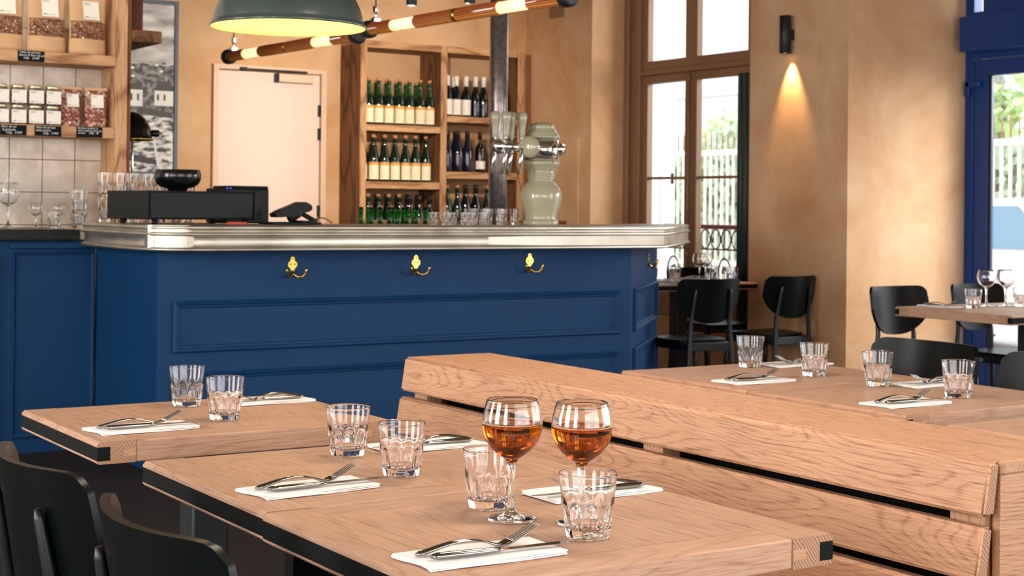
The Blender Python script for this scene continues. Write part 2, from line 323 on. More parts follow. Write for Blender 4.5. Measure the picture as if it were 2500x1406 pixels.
# ---------------------------------------------------------------- mesh helpers
class MB:
    def __init__(s): s.bm = bmesh.new(); s.mi = 0
    def _set(s, faces, smooth=False):
        for f in faces: f.material_index = s.mi; f.smooth = smooth
    def box(s, a, b, bev=0, seg=2):
        r = bmesh.ops.create_cube(s.bm, size=1); vs = r['verts']
        c = [(a[i]+b[i])/2 for i in range(3)]; d = [abs(b[i]-a[i]) for i in range(3)]
        for v in vs: v.co = Vector((v.co.x*d[0]+c[0], v.co.y*d[1]+c[1], v.co.z*d[2]+c[2]))
        fs = list({f for v in vs for f in v.link_faces}); s._set(fs)
        if bev:
            es = list({e for v in vs for e in v.link_edges})
            rr = bmesh.ops.bevel(s.bm, geom=es, offset=bev, segments=seg, affect='EDGES', profile=.5)
            s._set(rr['faces'], True)
            for f in fs:
                if f.is_valid: f.smooth = False
        return s
    def quad(s, pts, smooth=False):
        f = s.bm.faces.new([s.bm.verts.new(p) for p in pts]); s._set([f], smooth); return s
    def lathe(s, prof, seg=32, c=(0, 0, 0), ax=2, smooth=True, rf=None, cap=True):
        """prof: (r, h) bottom to top; closed ends when r==0"""
        rings = []
        for r, h in prof:
            if r <= 1e-6: p = [0, 0, 0]; p[ax] = h; rings.append([s.bm.verts.new(Vector(p)+Vector(c))]); continue
            ring = []
            for i in range(seg):
                t = 2*PI*i/seg; rr = rf(r, h, t) if rf else r
                u, w = rr*math.cos(t), rr*math.sin(t)
                p = {2: (u, w, h), 0: (h, u, w), 1: (w, h, u)}[ax]
                ring.append(s.bm.verts.new(Vector(p)+Vector(c)))
            rings.append(ring)
        for a, b in zip(rings, rings[1:]):
            for i in range(seg):
                j = (i+1) % seg
                if len(a) == 1 and len(b) == 1: continue
                if len(a) == 1: f = s.bm.faces.new((a[0], b[j], b[i]))
                elif len(b) == 1: f = s.bm.faces.new((a[i], a[j], b[0]))
                else: f = s.bm.faces.new((a[i], a[j], b[j], b[i]))
                f.smooth = smooth; f.material_index = s.mi
        if cap:
            for r, rev in ((rings[0], True), (rings[-1], False)):
                if len(r) > 1:
                    f = s.bm.faces.new(list(reversed(r)) if rev else r); f.material_index = s.mi
        return s
    def tube(s, pts, r, seg=10, cap=True, flat=1.0, rad=None):
        pts = [Vector(p) for p in pts]; rings = []
        for i, p in enumerate(pts):
            d = (pts[min(i+1, len(pts)-1)]-pts[max(i-1, 0)]).normalized()
            up = Vector((0, 0, 1)) if abs(d.z) < .95 else Vector((0, 1, 0))
            a = d.cross(up).normalized(); b = a.cross(d).normalized(); rr = rad[i] if rad else r
            fl = flat[i] if isinstance(flat, (list, tuple)) else flat
            rings.append([s.bm.verts.new(p+a*(rr*math.cos(2*PI*k/seg))+b*(rr*fl*math.sin(2*PI*k/seg))) for k in range(seg)])
        for a, b in zip(rings, rings[1:]):
            for i in range(seg):
                j = (i+1) % seg; f = s.bm.faces.new((a[i], a[j], b[j], b[i])); f.smooth = True; f.material_index = s.mi
        if cap:
            for rg, rev in ((rings[0], False), (rings[-1], True)):
                f = s.bm.faces.new(rg if not rev else list(reversed(rg))); f.material_index = s.mi; f.smooth = False
        return s
    def prism(s, poly, z0, z1, smooth=False):
        lo = [s.bm.verts.new((p[0], p[1], z0)) for p in poly]; hi = [s.bm.verts.new((p[0], p[1], z1)) for p in poly]
        n = len(poly); fs = [s.bm.faces.new(list(reversed(lo))), s.bm.faces.new(hi)]
        for i in range(n):
            j = (i+1) % n; fs.append(s.bm.faces.new((lo[i], lo[j], hi[j], hi[i])))
        s._set(fs, smooth); return s
    def sweep(s, path, prof, closed=False, smooth=True, capends=True):
        """profile (out, z) swept along 2-D path; outward = right-hand normal of travel"""
        n = len(path); rings = []
        P = [Vector(p) for p in path]
        for i in range(n):
            if closed: a, b = P[i-1], P[(i+1) % n]; d0 = (P[i]-a).normalized(); d1 = (b-P[i]).normalized()
            else:
                d0 = (P[i]-P[i-1]).normalized() if i else None; d1 = (P[i+1]-P[i]).normalized() if i < n-1 else None
                d0 = d0 or d1; d1 = d1 or d0
            n0 = Vector((d0.y, -d0.x)); n1 = Vector((d1.y, -d1.x)); m = (n0+n1)
            if m.length < 1e-6: m = n0
            m.normalize(); k = 1/max(.3, m.dot(n0))
            rings.append([s.bm.verts.new((P[i].x+m.x*k*o, P[i].y+m.y*k*o, z)) for o, z in prof])
        rng = range(n) if closed else range(n-1)
        for i in rng:
            a, b = rings[i], rings[(i+1) % n]
            for j in range(len(prof)-1):
                f = s.bm.faces.new((a[j], b[j], b[j+1], a[j+1])); f.smooth = smooth; f.material_index = s.mi
        if capends and not closed:
            for r in (rings[0], rings[-1]):
                try: f = s.bm.faces.new(r); f.material_index = s.mi
                except ValueError: pass
        return s
    def build(s, name, mats, parent=None, loc=None, rot=None, autosmooth=None):
        bmesh.ops.recalc_face_normals(s.bm, faces=s.bm.faces)
        me = bpy.data.meshes.new(name); s.bm.to_mesh(me); s.bm.free()
        if not isinstance(mats, (list, tuple)): mats = [mats]
        for m in mats: me.materials.append(M_[m] if isinstance(m, str) else m)
        if autosmooth: me.set_sharp_from_angle(angle=math.radians(autosmooth))
        o = bpy.data.objects.new(name, me); COL.objects.link(o)
        if parent: o.parent = parent
        if loc: o.location = loc
        if rot: o.rotation_euler = (0, 0, rot)
        return o
def tag(o, label=None, cat=None, group=None, kind=None):
    if label: o['label'] = label
    if cat: o['category'] = cat
    if group: o['group'] = group
    if kind: o['kind'] = kind
    return o
def thing(name, label, cat, loc=(0, 0, 0), rz=0, group=None):
    o = bpy.data.objects.new(name, None); COL.objects.link(o); o.empty_display_size = .05
    o.location = loc; o.rotation_euler = (0, 0, rz); return tag(o, label, cat, group)
KIDS = {}
def kids(o): return [c for c in bpy.data.objects if c.parent == o]
def dup(root, loc, rz=0, label=None, group=None, scale=None, ch=None):
    def rec(o, par):
        c = o.copy(); COL.objects.link(c); c.parent = par
        for k in tree[o]: rec(k, c)
        return c
    tree = TREE(root)
    r = rec(root, None); r.location = loc; r.rotation_euler = (0, 0, rz)
    if scale: r.scale = scale
    if label: r['label'] = label
    if group: r['group'] = group
    return r
_tc = {}
def TREE(root):
    if root.name in _tc: return _tc[root.name]
    t = {}
    def rec(o):
        t[o] = kids(o)
        for k in t[o]: rec(k)
    rec(root); _tc[root.name] = t; return t
used = set()
def place(proto, loc, rz=0, label=None, group=None, scale=None):
    """the first placement moves the prototype itself, later ones copy it"""
    if proto.name not in used:
        TREE(proto); used.add(proto.name)
        proto.location = loc; proto.rotation_euler = (0, 0, rz)
        if scale: proto.scale = scale
        if label: proto['label'] = label
        if group: proto['group'] = group
        return proto
    return dup(proto, loc, rz, label, group, scale or (1, 1, 1))
def struct(name, mb, mats, parent=None, **k):
    o = mb.build(name, mats, parent, **k)
    if not parent: o['kind'] = 'structure'
    return o
def text_bits(mb_verts, body, size, origin, ux, uz, font_shear=.25, thick=.0):
    """flat lettering as mesh faces; origin lower-left, ux/uz = unit directions"""
    cu = bpy.data.curves.new('t', 'FONT'); cu.body = body; cu.size = size; cu.shear = font_shear; cu.resolution_u = 2; cu.space_line = .95
    to = bpy.data.objects.new('t', cu); COL.objects.link(to)
    dg = bpy.context.evaluated_depsgraph_get(); me = bpy.data.meshes.new_from_object(to.evaluated_get(dg))
    base = []
    for v in me.vertices:
        base.append(mb_verts.bm.verts.new(Vector(origin)+Vector(ux)*v.co.x+Vector(uz)*v.co.y))
    for p in me.polygons:
        try: f = mb_verts.bm.faces.new([base[i] for i in p.vertices]); f.material_index = mb_verts.mi
        except ValueError: pass
    bpy.data.objects.remove(to); bpy.data.curves.remove(cu); bpy.data.meshes.remove(me)

# ================================================================ SETTING
H = 3.6
fl = MB(); fl.box((-3, -3, -.1), (8.3, 11.1, 0)); struct('floor', fl, 'floor')
fl = MB(); fl.box((-3.2, -3.2, H), (8.5, 11.15, H+.1)); struct('ceiling', fl, 'ceiling')
w = MB(); w.box((-3.2, 10.95, 0), (7.17, 11.15, H)); struct('wall_back', w, 'wall')
w = MB()   # outer wall on the right with its deep window and door openings
w.box((7.17, 9.99, 0), (7.69, 11.15, H)); w.box((7.17, 7.163, 0), (7.9, 8.106, H))
w.box((7.17, 8.106, 3.35), (7.85, 9.99, H)); w.box((7.55, 8.106, 0), (7.85, 9.99, .42))
w.box((7.17, 4.3, 3.3), (8.5, 7.163, H)); w.box((7.9, 7.163, 0), (8.5, 7.9, H)); w.box((7.17, 3.9, 0), (8.5, 4.3, H))
w.box((7.17, -3.2, 0), (7.4, -2.4, H)); w.box((7.17, 3.3, 0), (7.4, 3.9, H)); w.box((7.17, -2.4, 0), (7.4, 3.3, .5)); w.box((7.17, -2.4, 3.0), (7.4, 3.3, H))
struct('wall_right', w, 'wall')
w = MB()   # left wall, three tall windows
ys = [-3.2, -1.4, .2, 1.6, 3.2, 4.6, 6.2, 8.42]
for a, b in ((-3.2, -1.4), (.2, 1.6), (3.2, 4.6), (6.2, 11.15)): w.box((-3.2, a, 0), (-3, b, H))
for a, b in ((-1.4, .2), (1.6, 3.2), (4.6, 6.2)):
    w.box((-3.2, a, 0), (-3, b, .6)); w.box((-3.2, a, 3.2), (-3, b, H))
struct('wall_left', w, 'wall')
w = MB(); w.box((-3.2, -3.2, 0), (-1, -3, H)); w.box((4.8, -3.2, 0), (7.4, -3, H)); w.box((-1, -3.2, 3), (4.8, -3, H)); w.box((-1, -3.2, 0), (4.8, -3, .6)); struct('wall_front', w, 'wall')
# tiled partition behind the staff counter
w = MB(); w.box((-3, 8.42, 0), (2.765, 8.5, H)); struct('wall_tiled', w, 'tile')
# plaster access panel and vent on the pier by the back corner
w = MB(); w.box((7.155, 10.15, 1.1), (7.175, 10.45, 1.805), .002); tag(struct('trim_1', w, 'wall'), kind='structure')
v = thing('wall_vent', 'small square ventilation grille high on the dark wall right of the wine shelves', 'vent', (7.165, 10.48, 2.87))
b = MB(); b.box((-.012, -.1, -.06), (0, .1, .06), .003); b.build('frame', 'vent', v)
for k in range(2):
    b = MB(); b.box((-.018, -.09+k*.095, -.05), (-.010, -.005+k*.095, .05), .002); b.build('louver', 'vent', v)

# window_1 : tall double casement with transom in the deep reveal
def bars(mb, x0, x1, y0, y1, z0, z1, w): mb.box((x0, y0, z0), (x1, y0+w, z1), .006); mb.box((x0, y1-w, z0), (x1, y1, z1), .006); mb.box((x0, y0+w, z0), (x1, y1-w, z0+w), .004); mb.box((x0, y0+w, z1-w), (x1, y1-w, z1), .004)
win = bpy.data.objects.new('window_1', None); COL.objects.link(win); win['kind'] = 'structure'
m = MB()
m.box((7.52, 9.86, .42), (7.68, 9.99, 3.35), .008); m.box((7.50, 9.80, .42), (7.60, 9.87, 3.35), .01); m.box((7.485, 9.93, .42), (7.52, 9.99, 3.35), .01)
m.box((7.52, 8.40, .42), (7.68, 8.47, 3.35), .008)
m.box((7.50, 8.47, 2.30), (7.66, 9.80, 2.345), .01); m.box((7.52, 8.47, .42), (7.66, 9.80, .5), .006); m.box((7.52, 8.47, 3.28), (7.66, 9.80, 3.35), .006)
m.build('window_frame', 'win_frame', win)
m = MB(); m.box((7.55, 8.106, .42), (7.68, 8.40, 3.35)); m.build('jamb', 'wall', win)
for nm, y0, y1 in (('casement', 9.19, 9.80), ('casement', 8.47, 9.19)):
    m = MB()
    yo0, yo1 = (y0+.075, y1-.075)
    m.box((7.53, y0, .5), (7.59, y0+.07, 2.30), .006); m.box((7.53, y1-.07, .5), (7.59, y1, 2.30), .006)
    m.box((7.53, y0+.07, 2.235), (7.59, y1-.07, 2.30), .005); m.box((7.53, y0+.07, .5), (7.59, y1-.07, .62), .005)
    m.box((7.54, y0+.07, 1.478), (7.58, y1-.07, 1.498), .004)
    c = m.build(nm, 'win_frame', win)
    p = MB(); p.box((7.558, y0+.07, .62), (7.562, y1-.07, 2.235)); p.build('pane', 'pane', c)
    m = MB()
    m.box((7.53, y0, 2.345), (7.59, y0+.07, 3.28), .006); m.box((7.53, y1-.07, 2.345), (7.59, y1, 3.28), .006)
    m.box((7.53, y0+.07, 2.345), (7.59, y1-.07, 2.415), .005)
    c = m.build('transom_light', 'win_frame', win)
    p = MB(); p.box((7.558, y0+.07, 2.415), (7.562, y1-.07, 3.27)); p.build('pane', 'pane', c)
m = MB(); m.tube([(7.51, 9.19, .6), (7.51, 9.19, 2.33)], .009)
for z in (.9, 1.25, 1.6, 2.25): m.lathe([(.009, -.02), (.016, -.012), (.016, .012), (.009, .02)], 12, (7.51, 9.19, z))
m.build('espagnolette_rod', 'win_frame', win)
m = MB(); m.tube([(7.50, 9.19, 1.48), (7.47, 9.22, 1.48), (7.46, 9.30, 1.48)], .008); m.lathe([(0, -.045), (.014, -.035), (.010, 0), (.014, .035), (0, .045)], 12, (7.455, 9.31, 1.48)); m.build('handle', 'win_frame', win)
# folded dark shutter against the near jamb
sh = thing('folded_shutter', 'dark green folded window shutter standing against the right jamb of the tall window', 'shutter', (7.45, 8.475, .42))
for k in range(3):
    m = MB(); m.box((-.012, -.028+k*.052-.052, 0), (.012, .018+k*.052-.052, 1.82), .008); m.build('shutter_leaf', plain('shutter_paint_%d' % k, (16, 50, 54), .3) if k == 0 else 'shutter_paint_0' if 'shutter_paint_0' in M_ else bpy.data.materials['shutter_paint_0'], sh)

# door_1 : cream service door with closer
D = bpy.data.objects.new('door_1', None); COL.objects.link(D); D['kind'] = 'structure'
m = MB(); m.box((4.35, 10.90, 0), (4.395, 10.96, 2.30), .004); m.box((5.24, 10.90, 0), (5.285, 10.96, 2.30), .004); m.box((4.395, 10.90, 2.262), (5.24, 10.96, 2.30), .004); m.build('door_frame', 'door_frame', D)
m = MB(); m.box((4.40, 10.925, .01), (5.235, 10.96, 2.257), .003); m.build('door_leaf', 'door_paint', D)
m = MB(); m.box((4.85, 10.87, 2.185), (5.16, 10.925, 2.25), .006); c = m.build('door_closer', 'door_frame', D)
m = MB(); m.box((4.845, 10.868, 2.183), (4.868, 10.926, 2.252), .003); m.box((4.56, 10.86, 2.262), (5.10, 10.885, 2.276), .003); m.box((4.55, 10.855, 2.258), (4.60, 10.89, 2.282), .003); m.build('closer_arm', 'dark_metal', c)
for z in (1.98, 1.80, 1.2):
    m = MB(); m.box((5.218, 10.905, z-.045), (5.243, 10.93, z+.045), .003); m.build('hinge', 'dark_metal', D)

# door_2 : navy glazed street door on the right
D = bpy.data.objects.new('door_2', None); COL.objects.link(D); D['kind'] = 'structure'
m = MB()
m.box((8.27, 7.092, .0), (8.36, 7.163, 3.3), .004); m.box((8.27, 4.3, 0), (8.36, 4.4, 3.3), .004); m.box((8.27, 4.4, 2.28), (8.36, 7.092, 2.6)); m.box((8.27, 4.4, 0), (8.36, 7.092, .04)); m.box((8.29, 4.4, 2.6), (8.34, 7.03, 3.3))
m.build('door_frame', 'blue_frame', D)
m = MB(); m.box((8.10, 4.4, 2.32), (8.27, 7.068, 2.552), .003); m.build('lintel_box', 'blue_frame', D)
m = MB(); m.box((8.275, 6.97, .04), (8.335, 7.088, 2.275), .004); m.box((8.275, 5.9, 2.165), (8.335, 6.97, 2.275), .004); m.box((8.275, 5.9, .04), (8.335, 6.97, .26), .004); m.box((8.275, 5.8, .04), (8.335, 5.9, 2.275), .004)
leaf = m.build('door_leaf', 'blue_frame', D)
m = MB(); m.box((8.285, 6.95, .26), (8.30, 6.97, 2.165), .003); m.build('glazing_bead', 'dark_metal', leaf)
m = MB(); m.box((8.302, 5.9, .26), (8.308, 6.955, 2.165)); m.build('pane', 'pane', leaf)
m = MB(); m.box((8.275, 4.4, .04), (8.335, 4.5, 2.275), .004); m.box((8.275, 4.5, 2.165), (8.335, 5.8, 2.275), .004); m.box((8.275, 4.5, .04), (8.335, 5.8, .26), .004); leaf2 = m.build('door_leaf', 'blue_frame', D)
m = MB(); m.box((8.302, 4.5, .26), (8.308, 5.8, 2.165)); m.build('pane', 'pane', leaf2)
m = MB(); m.box((8.235, 7.02, 2.09), (8.27, 7.13, 2.13), .004); m.box((8.235, 7.10, 2.03), (8.27, 7.14, 2.13), .005); m.build('hinge', 'blue_frame', D)

# ================================================================ OUTDOORS (seen through the glass)
m = MB(); m.box((8.5, -6, -.25), (40, 45, -.1)); struct('ground_street', m, 'asphalt')
f = thing('picket_fence', 'cream painted iron picket fence across the street in front of the hedge', 'fence', (16, 0, 0))
m = MB(); m.box((-.03, 9, 2.1), (.03, 26, 2.19)); m.box((-.03, 9, .35), (.03, 26, .43)); m.build('rail', 'fence', f)
m = MB(); m2 = MB()
for k in range(int(17/.137)):
    y = 9+k*.137; m.box((-.012, y-.022, -.1), (.012, y+.022, 2.12)); m2.tube([(0, y, 2.15), (0, y, 2.42), (0, y, 2.5)], .012, 6, rad=[.012, .012, .002])
o = m.build('picket', 'fence', f); tag(o, 'row of flat cream pickets', kind='stuff'); o = m2.build('spike', 'rusty_spike', f); tag(o, 'rusty spikes above the rail', kind='stuff')
def blob(mb, c, r, n=400, s=.16):
    for _ in range(n):
        d = Vector((random.gauss(0, 1), random.gauss(0, 1), random.gauss(0, 1))).normalized()*random.uniform(.75, 1)
        p = Vector((c[0]+d.x*r[0], c[1]+d.y*r[1], c[2]+d.z*r[2]))
        a = Vector((random.uniform(-1, 1), random.uniform(-1, 1), random.uniform(-1, 1))).normalized()*s; b_ = a.orthogonal().normalized()*s*.6
        mb.quad([p-a, p-b_, p+a, p+b_])
m = MB(); random.seed(3)
for _ in range(9000):
    y = random.uniform(9, 27); z = random.uniform(-.1, 2.35+.25*math.sin(y*1.7)); x = 16.9+random.uniform(-.25, .35)
    a = Vector((random.uniform(-.3, .3), random.uniform(-1, 1), random.uniform(-1, 1))).normalized()*random.uniform(.07, .14); b_ = Vector((0, -a.z, a.y))*.7
    p = Vector((x, y, z)); m.quad([p-a, p-b_, p+a, p+b_])
m.box((17.2, 9, -.1), (17.7, 27, 2.2))
tag(m.build('hedge', 'leaf'), 'pale green hedge growing behind the cream fence across the street', 'hedge')
t = thing('street_tree', 'leafy yellow-green tree beyond the fence, seen through the navy door', 'tree', (19, 15.8, 0))
m = MB(); m.tube([(0, 0, -.1), (.1, 0, 2), (0, .2, 4)], .15, 8); m.tube([(0, .1, 3.2), (-1, -1, 2.9), (-2.2, -2.4, 2.6)], .04, 6, rad=[.05, .03, .015]); m.tube([(0, .1, 3.6), (-1, .6, 3.5), (-2, 1.2, 3.0)], .03, 6, rad=[.05, .03, .015]); m.build('trunk', 'rust', t)
m = MB(); blob(m, (-.4, -.2, 4.0), (2.2, 2.6, 1.6), 1500, .16); blob(m, (-1.6, -1.6, 3.1), (.9, 1.3, .7), 300, .12); m.build('crown', 'leaf2', t)
t = thing('garden_shrub', 'pale green shrub rising above the fence, seen through the tall window', 'shrub', (18.9, 21.4, 0))
m = MB(); m.tube([(0, 0, -.1), (0, 0, 2)], .06, 6); m.build('stem', 'rust', t)
m = MB(); blob(m, (0, 0, 2.4), (.8, 1.5, .75), 900, .1); m.build('foliage', 'leaf2', t)
b = thing('town_building', 'pale grey building with a light cornice far behind the fence', 'building', (24, 26, 0))
m = MB(); m.box((0, -1.6, -.1), (6, 14, 9)); m.build('facade', 'facade', b)
m = MB(); m.box((-.25, -1.9, 4.1), (0, 14, 4.35)); m.box((-.15, -1.8, 3.95), (0, 14, 4.1)); m.build('cornice', 'white_facade', b)
m = MB(); m.box((-.03, -.2, 5), (.05, .9, 7)); m.build('window', 'car_glass', b)
b = thing('neighbour_wing', 'white rendered side wall of the neighbouring building close to the tall window', 'building', (8.0, 12, 0))
m = MB(); m.box((0, 0, -.1), (1.55, 2, 7)); m.box((1.45, -.05, -.1), (1.6, .1, 7)); m.build('facade', 'white_facade', b)
l = thing('wall_lantern', 'small grey box lantern on the white neighbouring wall outside the window', 'lantern', (9.15, 11.98, 1.22))
m = MB(); m.box((-.09, -.12, -.1), (.09, 0, .1), .02); m.build('housing', 'grey_blue', l)
c = thing('parked_car', 'white car parked on the street outside the navy door', 'car', (12.0, 9.6, -.1))
m = MB()
side = [(-2.1, .25), (-2.1, .75), (-1.9, .92), (-1.2, 1.0), (-.6, 1.45), (.9, 1.5), (1.6, 1.02), (2.05, .95), (2.15, .6), (2.1, .25)]
A_ = [m.bm.verts.new((-.85, y, z)) for y, z in side]; B_ = [m.bm.verts.new((.85, y, z)) for y, z in side]
m.bm.faces.new(A_); m.bm.faces.new(list(reversed(B_)))
for i in range(len(side)): j = (i+1) % len(side); m.bm.faces.new((A_[j], A_[i], B_[i], B_[j]))
m.build('body', 'car_white', c)
for y0, y1, y2, y3 in ((-1.0, -.55, .1, .1), (.2, .2, .85, 1.35)):
    m = MB(); m.quad([(-.86, y0, 1.02), (-.86, y3, 1.02), (-.86, y2, 1.40), (-.86, y1, 1.40)]); m.box((-.862, min(y0, y1)+.3, 1.03), (-.85, y2-.02, 1.05)); m.build('window', 'car_glass', c)
for y in (-1.35, 1.3):
    for x in (-.8, .8): m = MB(); m.lathe([(.0, -.09), (.2, -.09), (.31, -.08), (.32, 0), (.31, .08), (0, .08)], 24, (x, y, .32), 0); m.build('wheel', 'tyre', c)
# iron balcony outside window_1
bl = thing('balcony_railing', 'wrought iron balcony railing with scrolls and dark red handrail outside the tall window', 'railing', (7.93, 9.2, 0))
m = MB(); m.box((-.03, -.95, 1.09), (.03, .78, 1.125), .006); m.build('handrail', 'red_rail', bl)
m = MB(); m.tube([(0, -.95, .5), (0, .78, .5)], .01); m.tube([(0, -.95, .93), (0, .78, .93)], .007)
for k in range(13): m.tube([(0, -.85+k*.125+.058*math.cos(t*PI/10), 1.01+.075*math.sin(t*PI/10)) for t in range(21)], .006, 6)
for k in range(4):
    y = -.78+k*.42
    for sgn in (1, -1):
        pts = []
        for q in range(34):
            a = q/33*3.6*PI; r = .03+.15*(q/33)
            pts.append((0, y+.09+sgn*(.10+(-r*math.cos(a)*.55)), .74+r*math.sin(a)*.9))
        m.tube(pts, .007, 6)
m.build('scrollwork', 'iron', bl)
m = MB(); m.box((-.25, -1.0, .36), (.08, .8, .42)); m.build('ledge', 'stone_sill', bl)

# ================================================================ TABLES
def table(name, label, group, cx, cy_, lx, ly, rz=0, leg=True):
    """top at z .75; black inlay on the two faces across local x"""
    t = thing(name, label, 'table', (cx, cy_, 0), rz, group)
    hx, hy, T = lx/2, ly/2, .047; z1, z0 = .75, .75-T; rw, ew = .083, .078
    for sx in (-1, 1):
        m = MB()   # side rail, notched along its outer face for the inlay
        xo, xi = sx*hx, sx*(hx-rw)
        a, b_ = min(xo, xi), max(xo, xi)
        pr = [(xi, z0), (xo-sx*.004, z0), (xo, z0+.004), (xo, .710), (xo-sx*.028, .710), (xo-sx*.028, .739), (xo, .739), (xo, z1-.006), (xo-sx*.006, z1), (xi, z1)]
        v0 = [m.bm.verts.new((x, -hy, z)) for x, z in pr]; v1 = [m.bm.verts.new((x, hy, z)) for x, z in pr]
        m.bm.faces.new(v0).material_index = 1; m.bm.faces.new(list(reversed(v1))).material_index = 1
        for i in range(len(pr)): j = (i+1) % len(pr); m.bm.faces.new((v0[i], v0[j], v1[j], v1[i]))
        m.build('side_rail', ['oak_y', 'endgrain'], t)
        m = MB(); m.box((min(xo, xo-sx*.028)+(.0006 if sx < 0 else 0), -hy, .710), (max(xo, xo-sx*.028)-(.0006 if sx > 0 else 0), hy, .739)); m.build('inlay', 'black_inlay', t)
    for sy in (-1, 1):
        m = MB(); y0, y1 = sorted((sy*hy*1.0-sy*.0005, sy*(hy-ew)))
        m.box((-hx+rw+.0009, y0, z0), (hx-rw-.0009, y1, z1-.0003), .003); r_ = m.build('edge_rail', 'oak_x', t)
        m = MB()
        for sx in (-1, 1):
            xa, xb = sorted((sx*(hx-rw+.0003), sx*(hx-rw+.026))); ya, yb = sorted((sy*(hy+.0003), sy*(hy-.01)))
            m.box((xa, ya, .717), (xb, yb, .733))
        m.build('tenon', 'bench_x', r_)
    m = MB(); m.box((-hx+rw+.0009, -hy+ew+.0009, z0+.002), (hx-rw-.0009, hy-ew-.0009, z1-.0006)); m.build('centre_panel', 'oak_y', t)
    if leg:
        m = MB(); m.box((-.16, -.16, z0-.012), (.16, .16, z0)); m.box((-.045, -.045, .02), (.045, .045, z0-.01), .006); m.build('pedestal', 'dark_metal', t)
        m = MB(); m.box((-.155, -.2, 0), (.155, .2, .015), .004); m.build('base_plate', 'dark_metal', t)
    return t
GL, GR = 'tables along the left side of the bench', 'tables along the right side of the bench'
table('dining_table', 'oak table standing apart at the far end of the left row, near the navy bar', GL, 1.366, 3.453, .70, .575)
table('dining_table', 'oak table in the middle of the left row, touching the nearest table', GL, 1.369, 2.607, .70, .575)
table('dining_table', 'nearest oak table, holding the two glasses of amber drink', GL, 1.3645, 2.0235, .70, .575)
table('dining_table', 'farthest oak table right of the bench, nearest the bar corner', GR, 3.20, 3.5105, .70, .575)
table('dining_table', 'oak table right of the bench, second from the far end', GR, 3.20, 2.932, .70, .575)
table('dining_table', 'bare oak table at the right edge of the picture behind the bench', GR, 3.17, 2.20, .70, .575)
table('dining_table', 'longer oak table beside the navy glazed street door', None, 6.64, 5.305, .75, 1.20, PI/2)
table('dining_table', 'oak table in front of the tall window behind the bar corner', None, 6.69, 8.275, .65, .86, PI/2)

# ================================================================ BENCH
bt = thing('double_bench', 'long oak double-sided bench with wide flat top between the two rows of tables', 'bench', (2.2625, 2.813, 0))
y0, y1 = -1.037, 1.037
m = MB(); m.box((-.112, y0+.001, .796), (.112, y1-.001, .82), .003); m.build('top_board', 'bench_y', bt)
def slat(sx, xt, zt, xb, zb, th, name='back_slat'):
    m = MB()
    pr = [(xt, zt), (xb, zb), (xb+th, zb), (xt+th, zt)]; pr = [(-(x) if sx > 0 else x, z) for x, z in pr]
    vs0 = [m.bm.verts.new((x, y0, z)) for x, z in pr]; vs1 = [m.bm.verts.new((x, y1, z)) for x, z in pr]
    fs = [m.bm.faces.new(vs0), m.bm.faces.new(list(reversed(vs1)))]
    fs[0].material_index = 1; fs[1].material_index = 1
    for i in range(4): fs.append(m.bm.faces.new((vs0[i], vs0[(i+1) % 4], vs1[(i+1) % 4], vs1[i])))
    es = list({e for f_ in fs for e in f_.edges})
    rr = bmesh.ops.bevel(m.bm, geom=es, offset=.006, segments=3, affect='EDGES')
    for f_ in rr['faces']: f_.smooth = True
    return m.build(name, ['bench_y', 'endgrain'], bt)
for sx in (-1, 1):
    slat(sx, -.1425, .82, -.1565, .726, .031)
    slat(sx, -.1595, .709, -.1735, .617, .031)
    slat(sx, -.1765, .60, -.1905, .508, .031)
    m = MB(); a, b_ = sorted((sx*.18, sx*.56)); m.box((a, y0, .425), (b_, y1, .455), .006, 3); m.build('seat', 'bench_y', bt)
    for y in (y0+.03, -.12, y1-.10):
        m = MB(); a, b_ = sorted((sx*.075, sx*.126)); m.box((a, y, .45), (b_, y+.07, .796), .002); m.build('upright', 'bench_z', bt)
        m = MB(); a, b_ = sorted((sx*.13, sx*.53)); m.box((a, y, 0), (b_, y+.05, .424), .003); m.build('leg', 'black_inlay', bt)
m = MB(); m.box((-.108, y0+.003, .02), (.108, y0+.022, .796), .002); m.build('end_panel', 'bench_x', bt)
m = MB(); m.box((-.108, y1-.022, .02), (.108, y1-.003, .796), .002); m.build('end_panel', 'bench_x', bt)
m = MB(); m.box((-.02, y0+.03, .05), (.02, y1-.03, .79)); m.build('core_panel', 'black_inlay', bt)

